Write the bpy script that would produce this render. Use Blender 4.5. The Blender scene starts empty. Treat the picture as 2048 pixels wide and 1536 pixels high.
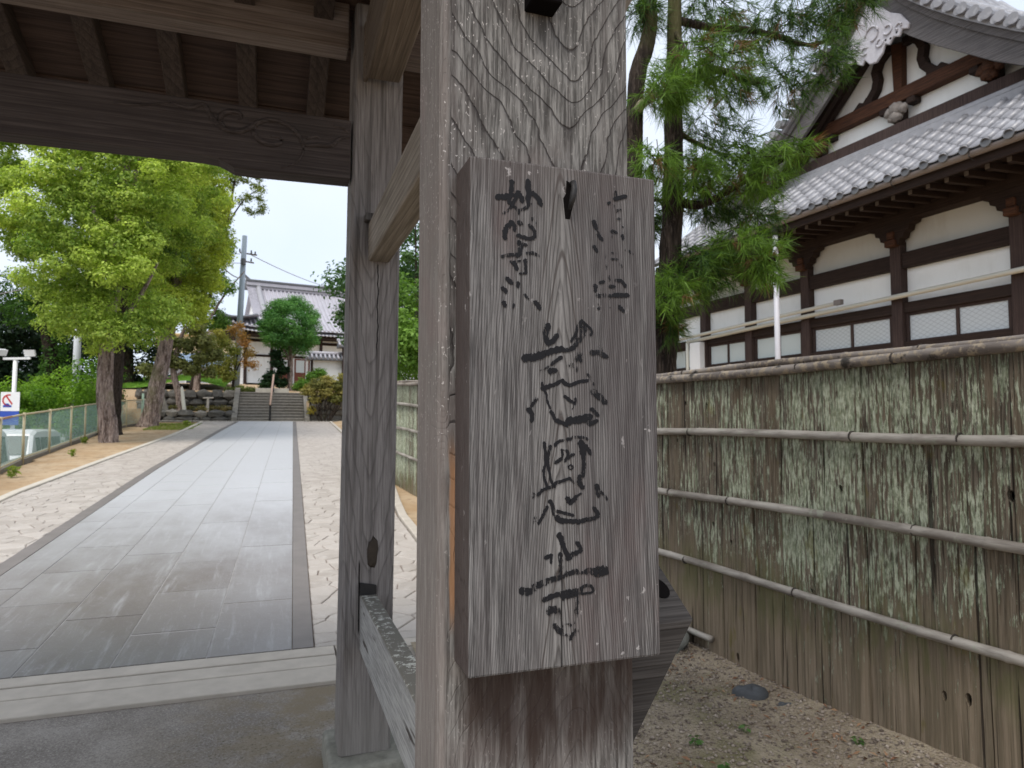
import bpy, math, random
import numpy as np
from mathutils import Vector, Matrix
R = math.radians
random.seed(7); rng = np.random.default_rng(7)
sc = bpy.context.scene; COL = sc.collection
# ------------------------------------------------------------------ camera, sky, sun, exposure
cam = bpy.data.cameras.new('camera'); co = bpy.data.objects.new('camera', cam); COL.objects.link(co)
cam.sensor_width = 36.0; cam.lens = 24.258; cam.clip_start = 0.05; cam.clip_end = 2000
co.location = (0, 0, 1.5); co.rotation_euler = (R(90 + 3.4), 0, R(-19.1))
cam.dof.use_dof = True; cam.dof.focus_distance = 0.98; cam.dof.aperture_fstop = 14.0
sc.camera = co
SUN_EL, SUN_AZ = 58.0, -142.0          # azimuth clockwise from +Y
w = bpy.data.worlds.new('World'); sc.world = w; w.use_nodes = True
nt = w.node_tree; nt.nodes.clear()
sky = nt.nodes.new('ShaderNodeTexSky'); sky.sky_type = 'NISHITA'; sky.sun_disc = False
sky.sun_elevation = R(SUN_EL); sky.sun_rotation = R(SUN_AZ); sky.dust_density = 3.0; sky.air_density = 1.0
mix = nt.nodes.new('ShaderNodeMix'); mix.data_type = 'RGBA'; mix.inputs[0].default_value = 0.8
tc = nt.nodes.new('ShaderNodeTexCoord'); cn = nt.nodes.new('ShaderNodeTexNoise'); cn.inputs['Scale'].default_value = 2.2; cn.inputs['Detail'].default_value = 5
cr = nt.nodes.new('ShaderNodeValToRGB'); cr.color_ramp.elements[0].position = 0.35; cr.color_ramp.elements[1].position = 0.68
cr.color_ramp.elements[0].color = (5.0, 5.55, 6.45, 1); cr.color_ramp.elements[1].color = (6.05, 6.35, 6.9, 1)
bg = nt.nodes.new('ShaderNodeBackground'); bg.inputs['Strength'].default_value = 0.10
out = nt.nodes.new('ShaderNodeOutputWorld')
nt.links.new(tc.outputs['Generated'], cn.inputs['Vector']); nt.links.new(cn.outputs['Fac'], cr.inputs['Fac'])
nt.links.new(sky.outputs[0], mix.inputs[6]); nt.links.new(cr.outputs[0], mix.inputs[7])
nt.links.new(mix.outputs[2], bg.inputs['Color']); nt.links.new(bg.outputs[0], out.inputs[0])
sl = bpy.data.lights.new('sun', 'SUN'); sl.energy = 1.5; sl.angle = R(26); sl.color = (1, 0.96, 0.9)
so = bpy.data.objects.new('sun', sl); COL.objects.link(so)
_d = Vector((math.sin(R(SUN_AZ)) * math.cos(R(SUN_EL)), math.cos(R(SUN_AZ)) * math.cos(R(SUN_EL)), math.sin(R(SUN_EL))))
so.rotation_euler = _d.to_track_quat('Z', 'Y').to_euler(); so.location = (0, 0, 30)
vs = sc.view_settings; vs.view_transform = 'Standard'; vs.look = 'None'; vs.gamma = 1.0; vs.exposure = 0.95; vs.use_curve_mapping = False
sc.cycles.use_denoising = True; sc.cycles.max_bounces = 8; sc.cycles.transparent_max_bounces = 12
sc.cycles.caustics_reflective = False; sc.cycles.caustics_refractive = False

# ------------------------------------------------------------------ helpers: objects
BASE = {}
def tag(o, label=None, cat=None, group=None, kind=None):
    if label: o['label'] = label
    if cat: o['category'] = cat
    if group: o['group'] = group
    if kind: o['kind'] = kind
    return o
def empty(name, loc, label, cat, rz=0.0, group=None, local=False):
    o = bpy.data.objects.new(name, None); COL.objects.link(o); o.location = loc; o.rotation_euler = (0, 0, rz)
    o.empty_display_size = 0.2
    BASE[o.name] = Vector((0, 0, 0)) if local else Vector(loc)
    return tag(o, label, cat, group)
def base_of(p):
    while p is not None:
        if p.name in BASE: return BASE[p.name]
        p = p.parent
    return Vector((0, 0, 0))
class MB:
    def __init__(s): s.v = []; s.f = []; s.m = []
    def add(s, vs, fs, m=0):
        n = len(s.v); s.v += [tuple(p) for p in vs]
        for f in fs: s.f.append(tuple(i + n for i in f)); s.m.append(m)
        return s
    def box(s, x0, x1, y0, y1, z0, z1, m=0):
        return s.hexa([(x0, y0, z0), (x1, y0, z0), (x1, y1, z0), (x0, y1, z0), (x0, y0, z1), (x1, y0, z1), (x1, y1, z1), (x0, y1, z1)], m)
    def hexa(s, p, m=0):
        return s.add(p, [(3, 2, 1, 0), (4, 5, 6, 7), (0, 1, 5, 4), (1, 2, 6, 5), (2, 3, 7, 6), (3, 0, 4, 7)], m)
    def beam(s, a, b, wd, h, up=(0, 0, 1), m=0):       # box along a-b, wd sideways, h along up
        a = Vector(a); b = Vector(b); d = (b - a).normalized(); side = d.cross(Vector(up)).normalized(); u = side.cross(d)
        q = []
        for c in (a, b):
            q += [c - side * wd / 2 - u * h / 2, c + side * wd / 2 - u * h / 2, c + side * wd / 2 + u * h / 2, c - side * wd / 2 + u * h / 2]
        return s.add(q, [(3, 2, 1, 0), (4, 5, 6, 7), (0, 1, 5, 4), (1, 2, 6, 5), (2, 3, 7, 6), (3, 0, 4, 7)], m)
    def prism(s, poly, ext, m=0):                      # poly: 3-D points in a plane, extruded by ext
        n = len(poly); e = Vector(ext); p = [Vector(q) for q in poly]; vs = p + [q + e for q in p]
        return s.add(vs, [tuple(range(n - 1, -1, -1)), tuple(range(n, 2 * n))] + [(i, (i + 1) % n, n + (i + 1) % n, n + i) for i in range(n)], m)
    def tube(s, pts, rad, n=8, m=0, cap=True, jit=0.0, ridge=0):
        pts = [Vector(p) for p in pts]; k = len(pts)
        if not hasattr(rad, '__len__'): rad = [rad] * k
        vs = []; fs = []
        ref = Vector((0, 0, 1)) if abs((pts[-1] - pts[0]).normalized().z) < 0.9 else Vector((1, 0, 0))
        for i in range(k):
            d = (pts[min(i + 1, k - 1)] - pts[max(i - 1, 0)])
            if d.length < 1e-9: d = Vector((0, 0, 1))
            d.normalize(); x = d.cross(ref)
            if x.length < 1e-4: x = d.cross(Vector((0.3, 1, 0.2)))
            x.normalize(); y = d.cross(x)
            for j in range(n):
                a = 2 * math.pi * j / n; r = rad[i]
                if ridge: r *= 1 + jit * math.sin(a * ridge + 1.7 * math.sin(i * .9)) + jit * .8 * (random.random() - .5)
                elif jit: r *= 1 + jit * (random.random() - .5)
                vs.append(pts[i] + x * math.cos(a) * r + y * math.sin(a) * r)
        for i in range(k - 1):
            for j in range(n):
                fs.append((i * n + j, i * n + (j + 1) % n, (i + 1) * n + (j + 1) % n, (i + 1) * n + j))
        if cap: fs += [tuple(range(n - 1, -1, -1)), tuple((k - 1) * n + j for j in range(n))]
        return s.add(vs, fs, m)
    def grid(s, fn, us, ws, m=0):                      # open surface
        nu, nw = len(us), len(ws); vs = [fn(u, v) for u in us for v in ws]
        return s.add(vs, [(i * nw + j, (i + 1) * nw + j, (i + 1) * nw + j + 1, i * nw + j + 1) for i in range(nu - 1) for j in range(nw - 1)], m)
    def rock(s, c, rx, ry, rz, seed=0, m=0, n=10, k=7):
        rr = random.Random(seed); ph = [rr.random() * 6 for _ in range(6)]; vs = []; fs = []
        for i in range(k + 1):
            t = math.pi * i / k
            for j in range(n):
                a = 2 * math.pi * j / n
                q = 1 + .16 * math.sin(2 * a + ph[0]) * math.sin(t) + .12 * math.sin(3 * a + ph[1] + 2 * t) + .1 * math.sin(5 * t + ph[2]) + .05 * (rr.random() - .5)
                vs.append((c[0] + rx * q * math.sin(t) * math.cos(a), c[1] + ry * q * math.sin(t) * math.sin(a), c[2] + rz * q * math.cos(t)))
        for i in range(k):
            for j in range(n): fs.append((i * n + j, (i + 1) * n + j, (i + 1) * n + (j + 1) % n, i * n + (j + 1) % n))
        return s.add(vs, fs, m)
    def mesh(s, name, mats, smooth=False, off=None):
        me = bpy.data.meshes.new(name); v = s.v
        if off is not None and off.length > 0: v = [(a - off.x, b - off.y, c - off.z) for a, b, c in v]
        me.from_pydata(v, [], s.f); me.update()
        for m in (mats if isinstance(mats, (list, tuple)) else [mats]): me.materials.append(m)
        if any(s.m): me.polygons.foreach_set('material_index', s.m)
        if smooth: me.polygons.foreach_set('use_smooth', [True] * len(me.polygons))
        return me
    def build(s, name, mats, parent=None, bevel=0.0, smooth=False, seg=1, local=False):
        me = s.mesh(name, mats, smooth, Vector((0, 0, 0)) if local else base_of(parent))
        o = bpy.data.objects.new(name, me); COL.objects.link(o)
        if parent is not None: o.parent = parent
        if bevel:
            b = o.modifiers.new('bevel', 'BEVEL'); b.width = bevel; b.segments = seg; b.limit_method = 'ANGLE'; b.angle_limit = R(40)
        return o
def inst(me, name, parent=None, loc=(0, 0, 0), rot=(0, 0, 0), scale=(1, 1, 1)):
    o = bpy.data.objects.new(name, me); COL.objects.link(o)
    if parent is not None: o.parent = parent
    o.location = Vector(loc) - base_of(parent); o.rotation_euler = rot; o.scale = scale
    return o
def tris_object(name, V, F, colr, mat, parent=None, smooth=False):
    """V (n,3) array, F (k,m) index array, colr (n,3) point colours"""
    off = np.array(base_of(parent)); V = V - off
    me = bpy.data.meshes.new(name); n = len(V); k, m = F.shape
    me.vertices.add(n); me.vertices.foreach_set('co', V.astype(np.float32).ravel())
    me.loops.add(k * m); me.loops.foreach_set('vertex_index', F.astype(np.int32).ravel())
    me.polygons.add(k); me.polygons.foreach_set('loop_start', np.arange(0, k * m, m, dtype=np.int32))
    me.update(calc_edges=True)
    if colr is not None:
        at = me.color_attributes.new('Col', 'FLOAT_COLOR', 'POINT')
        at.data.foreach_set('color', np.c_[colr, np.ones(n)].astype(np.float32).ravel())
    me.materials.append(mat)
    o = bpy.data.objects.new(name, me); COL.objects.link(o)
    if parent is not None: o.parent = parent
    return o
def unit(a): return a / (np.linalg.norm(a, axis=-1, keepdims=True) + 1e-9)
def leaves(name, P, N, S, colr, mat, parent=None, aspect=0.55):
    n = len(P); t = unit(np.cross(N, unit(rng.normal(size=(n, 3))))); b = np.cross(N, t); S = S[:, None]
    fold = N * S * .12
    V = np.stack([P - t * S * .5, P + b * S * aspect * .5 + fold, P + t * S * .5, P - b * S * aspect * .5 + fold], 1).reshape(-1, 3)
    F = np.arange(4 * n).reshape(n, 4)
    return tris_object(name, V, F, np.repeat(colr, 4, 0), mat, parent)
def crown_points(clumps, n_total, squash=0.75, hollow=0.5):
    c = np.array([q[:3] for q in clumps], float); r = np.array([q[3] for q in clumps], float)
    idx = rng.choice(len(c), n_total, p=r ** 2 / np.sum(r ** 2))
    d = unit(rng.normal(size=(n_total, 3))); f = (hollow + (1 - hollow) * rng.random(n_total) ** .6)
    d2 = d * np.array([1, 1, squash])
    # lumpy outline inside each clump
    lump = 1 + .28 * np.sin(d[:, 0] * 5 + idx) * np.sin(d[:, 1] * 6 + idx * 2.1) + .18 * np.sin(d[:, 2] * 9 + idx * .7)
    P = c[idx] + d2 * (r[idx] * f * lump)[:, None]
    N = unit(d + rng.normal(size=(n_total, 3)) * .55 + np.array([0, 0, .55]))
    return P, N, idx
def crown(name, clumps, n, size, ca, cb, mat, parent, squash=.75, hollow=.5, aspect=.55, var=.16):
    P, N, idx = crown_points(clumps, n, squash, hollow)
    t = np.clip(rng.random(len(clumps))[idx] * .6 + rng.random(n) * .55 - .08, 0, 1)[:, None]
    colr = (np.array(ca) * (1 - t) + np.array(cb) * t) * (1 + var * rng.normal(size=(n, 1)))
    return leaves(name, P, N, size * (.6 + .8 * rng.random(n)), np.clip(colr, .004, 1), mat, parent, aspect)

# ------------------------------------------------------------------ helpers: materials
class G:
    """small node-graph wrapper"""
    def __init__(s, name):
        s.m = bpy.data.materials.new(name); s.m.use_nodes = True; s.t = s.m.node_tree; s.t.nodes.clear()
        s.out = s.t.nodes.new('ShaderNodeOutputMaterial')
    def n(s, typ, **kw):
        nd = s.t.nodes.new(typ)
        for k, v in kw.items(): setattr(nd, k, v)
        return nd
    def put(s, sock, val):
        if val is None: return
        if isinstance(val, bpy.types.NodeSocket): s.t.links.new(val, sock)
        elif isinstance(val, (tuple, list)) and sock.type == 'RGBA': sock.default_value = (*val[:3], 1)
        else: sock.default_value = val
    def coord(s, which='Object', rand=0.0):
        c = s.n('ShaderNodeTexCoord').outputs[which]
        if rand:
            oi = s.n('ShaderNodeObjectInfo'); c = s.vm('ADD', c, s.vm('SCALE', s.comb(oi.outputs['Random'], oi.outputs['Random'], oi.outputs['Random']), sc=rand))
        return c
    def comb(s, x, y, z):
        c = s.n('ShaderNodeCombineXYZ'); s.put(c.inputs[0], x); s.put(c.inputs[1], y); s.put(c.inputs[2], z); return c.outputs[0]
    def sep(s, v):
        c = s.n('ShaderNodeSeparateXYZ'); s.put(c.inputs[0], v); return c.outputs
    def vm(s, op, a, b=None, sc=None):
        d = s.n('ShaderNodeVectorMath', operation=op); s.put(d.inputs[0], a); s.put(d.inputs[1], b)
        if sc is not None: s.put(d.inputs[3], sc)
        return d.outputs['Value'] if op in ('LENGTH', 'DOT_PRODUCT', 'DISTANCE') else d.outputs[0]
    def mt(s, op, a, b=None, c=None, clamp=False):
        d = s.n('ShaderNodeMath', operation=op); d.use_clamp = clamp; s.put(d.inputs[0], a); s.put(d.inputs[1], b); s.put(d.inputs[2], c); return d.outputs[0]
    def scale(s, v, xyz): return s.vm('MULTIPLY', v, tuple(xyz))
    def noise(s, v, sc=5.0, det=3.0, rough=.55, dist=0.0, out='Fac'):
        d = s.n('ShaderNodeTexNoise'); s.put(d.inputs['Vector'], v); d.inputs['Scale'].default_value = sc; d.inputs['Detail'].default_value = det
        d.inputs['Roughness'].default_value = rough; d.inputs['Distortion'].default_value = dist; return d.outputs[out]
    def vor(s, v, sc=5.0, feat='F1', out='Distance', rnd=1.0):
        d = s.n('ShaderNodeTexVoronoi', feature=feat); s.put(d.inputs['Vector'], v); d.inputs['Scale'].default_value = sc; d.inputs['Randomness'].default_value = rnd; return d.outputs[out]
    def ramp(s, f, stops, interp='LINEAR'):
        d = s.n('ShaderNodeValToRGB'); s.put(d.inputs[0], f); e = d.color_ramp; e.interpolation = interp
        while len(e.elements) < len(stops): e.elements.new(.5)
        for el, (p, c) in zip(e.elements, stops):
            el.position = p; el.color = (c, c, c, 1) if not hasattr(c, '__len__') else (*c[:3], 1)
        return d.outputs[0]
    def step(s, f, a, b): return s.mt('SMOOTHSTEP', a, b, f) if False else s.maprange(f, a, b)
    def maprange(s, f, a, b, c=0.0, d=1.0):
        q = s.n('ShaderNodeMapRange'); q.interpolation_type = 'SMOOTHSTEP'; q.clamp = True
        s.put(q.inputs[0], f); q.inputs[1].default_value = a; q.inputs[2].default_value = b; q.inputs[3].default_value = c; q.inputs[4].default_value = d; return q.outputs[0]
    def mix(s, f, a, b, mode='MIX'):
        d = s.n('ShaderNodeMix', data_type='RGBA', blend_type=mode); s.put(d.inputs[0], f); s.put(d.inputs[6], a); s.put(d.inputs[7], b); return d.outputs[2]
    def bump(s, h, st=.3, dist=.01, nrm=None):
        d = s.n('ShaderNodeBump'); d.inputs['Strength'].default_value = st; d.inputs['Distance'].default_value = dist; s.put(d.inputs['Height'], h); s.put(d.inputs['Normal'], nrm); return d.outputs[0]
    def done(s, color, rough=.8, nrm=None, spec=.3, metal=0.0, **kw):
        p = s.n('ShaderNodeBsdfPrincipled'); s.put(p.inputs['Base Color'], color); s.put(p.inputs['Roughness'], rough); s.put(p.inputs['Normal'], nrm)
        s.put(p.inputs['Specular IOR Level'], spec); s.put(p.inputs['Metallic'], metal)
        for k, v in kw.items(): s.put(p.inputs[k.replace('_', ' ')], v)
        s.t.links.new(p.outputs[0], s.out.inputs[0]); return s.m

def plaster(name, c, st):
    g = G(name); v = g.coord('Object', 7.0); n1 = g.noise(g.scale(v, (1, 1, .22)), 3.0, 5, .65); n2 = g.noise(v, 1.2, 4, .6)
    k = g.mix(g.mt('MULTIPLY', g.maprange(n1, .5, .72), .5), c, st); k = g.mix(g.mt('MULTIPLY', g.maprange(n2, .45, .7), .35), k, st)
    return g.done(k, .9, g.bump(g.noise(v, 30, 4, .6), .15, .004), .15)
def plain(name, c, rough=.7, var=.12, sc=8.0, spec=.3, metal=0.0, bump=.1):
    g = G(name); v = g.coord('Object', 7.0); f = g.noise(v, sc, 5.0)
    k = g.mix(f, tuple(x * (1 - var * 1.6) for x in c), tuple(min(1, x * (1 + var * 1.6)) for x in c))
    return g.done(k, rough, g.bump(g.noise(v, sc * 6, 3.0), bump, .006), spec, metal)

def wood(name, dark, base, light, axis=2, rings=22.0, rough=.82, fibre=1.0, scale=1.0, stain=(.5, .5, .5), stain_amt=.3, bump=.35):
    """weathered sawn timber; axis = grain direction of the object"""
    g = G(name); v = g.coord('Object', 9.0)
    long = [1.0, 1.0, 1.0]; long[axis] = .07
    q = g.scale(v, long)
    warp = g.vm('SCALE', g.vm('SUBTRACT', g.noise(q, 4.0 * scale, 2.0, out='Color'), (.5, .5, .5)), sc=.10 / scale)
    q2 = g.vm('ADD', q, warp)
    off = [.31, .17, .23]; off[axis] = 0.0
    mask = [1.0, 1.0, 1.0]; mask[axis] = .9
    r = g.vm('LENGTH', g.scale(g.vm('ADD', q2, tuple(off)), mask))
    rf = g.mt('FRACT', g.mt('MULTIPLY', r, rings * scale * 2.2))
    line = g.ramp(rf, [(0, .0), (.1, .05), (.78, .55), (.93, 1.0), (1.0, 0.0)])
    fl = [230.0, 230.0, 230.0]; fl[axis] = 5.0
    fib = g.noise(g.scale(v, fl), 1.0, 3.0, .6)
    fl2 = [60.0, 60.0, 60.0]; fl2[axis] = 2.0
    fib2 = g.noise(g.scale(v, fl2), 1.0, 2.0, .5)
    c = g.mix(g.maprange(fib, .3, .7), base, light)
    c = g.mix(g.mt('MULTIPLY', g.maprange(fib2, .42, .72), .5), c, dark)
    c = g.mix(g.mt('MULTIPLY', line, .55), c, dark)
    st = g.maprange(g.noise(v, 3.0 * scale, 5.0, .6), .45, .7)
    c = g.mix(g.mt('MULTIPLY', st, stain_amt), c, stain, 'MULTIPLY')
    h = g.mt('SUBTRACT', g.mt('MULTIPLY', fib, .6 * fibre), g.mt('MULTIPLY', line, .7))
    return g.done(c, rough, g.bump(h, bump, .004), .25)

def leaf_mat(name, trans=.35, rough=.55):
    g = G(name); a = g.n('ShaderNodeVertexColor', layer_name='Col').outputs[0]
    p = g.n('ShaderNodeBsdfPrincipled'); g.put(p.inputs['Base Color'], a); p.inputs['Roughness'].default_value = rough; p.inputs['Specular IOR Level'].default_value = .25
    t = g.n('ShaderNodeBsdfTranslucent'); g.put(t.inputs[0], g.mix(1.0, a, (1.25, 1.3, .75), 'MULTIPLY'))
    mx = g.n('ShaderNodeMixShader'); mx.inputs[0].default_value = trans
    g.t.links.new(p.outputs[0], mx.inputs[1]); g.t.links.new(t.outputs[0], mx.inputs[2]); g.t.links.new(mx.outputs[0], g.out.inputs[0])
    return g.m
M = {}
WD, WB, WL = (.060, .050, .046), (.155, .138, .128), (.30, .275, .26)
M['wood_z'] = wood('weathered_wood_upright', WD, WB, WL, 2)
M['wood_x'] = wood('weathered_wood_lengthwise', (.05, .037, .033), (.13, .10, .088), (.21, .17, .155), 0)
M['wood_y'] = wood('weathered_wood_crosswise', (.10, .08, .06), (.25, .215, .175), (.38, .34, .29), 1)
M['wood_dark'] = wood('dark_shaded_wood', (.03, .026, .024), (.075, .066, .062), (.12, .11, .10), 2)
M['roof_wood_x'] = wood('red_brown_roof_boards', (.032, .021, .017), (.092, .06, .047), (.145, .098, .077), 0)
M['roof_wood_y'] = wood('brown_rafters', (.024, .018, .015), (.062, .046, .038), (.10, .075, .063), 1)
M['timber'] = wood('dark_brown_timber', (.010, .007, .006), (.027, .0165, .013), (.05, .031, .025), 1, bump=.15)
M['timber_z'] = wood('dark_brown_timber_post', (.022, .014, .013), (.05, .032, .028), (.09, .062, .055), 2, bump=.15)
M['timber_warm'] = wood('worn_orange_timber', (.018, .010, .008), (.045, .022, .015), (.15, .062, .03), 1, bump=.15)
M['barge'] = wood('silvery_gable_boards', (.045, .042, .043), (.105, .098, .10), (.18, .17, .172), 1)
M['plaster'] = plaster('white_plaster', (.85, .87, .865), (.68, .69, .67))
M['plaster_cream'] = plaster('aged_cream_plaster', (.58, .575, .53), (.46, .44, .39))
M['carved_white'] = plain('pale_carved_wood', (.46, .455, .49), .8, .15, 18.0, .2, bump=.5)
M['tile'] = plain('silver_grey_roof_tile', (.30, .30, .32), .36, .22, 9.0, .5, bump=.15)
M['tile_dark'] = plain('dark_grey_tile', (.12, .125, .135), .5, .2, 9.0, .4)
M['metal_grey'] = plain('grey_brown_gutter', (.20, .175, .165), .5, .12, 5.0, .4)
M['pipe_cream'] = plain('cream_conduit', (.57, .56, .49), .5, .06, 4.0, .4, bump=.02)
M['pipe_grey'] = plain('pale_grey_downpipe', (.52, .52, .56), .45, .05, 4.0, .4, bump=.02)
M['black'] = plain('black_iron', (.012, .011, .011), .6, .2, 20.0, .4)
M['hole'] = plain('dark_hollow', (.006, .005, .005), .95, .1, 10.0, .05)
M['stone_base'] = plain('mossy_granite', (.24, .235, .20), .9, .35, 22.0, .2, bump=.6)
M['white_paint'] = plain('white_paint', (.78, .79, .80), .4, .03, 5.0, .5, bump=.02)
M['steel_pale'] = plain('pale_steel_pole', (.55, .58, .62), .5, .08, 4.0, .4, bump=.03)
M['concrete'] = plain('concrete', (.36, .34, .30), .9, .15, 6.0, .2, bump=.3)
M['concrete_pole'] = plain('blue_grey_pole', (.34, .40, .46), .7, .1, 3.0, .3)
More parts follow.
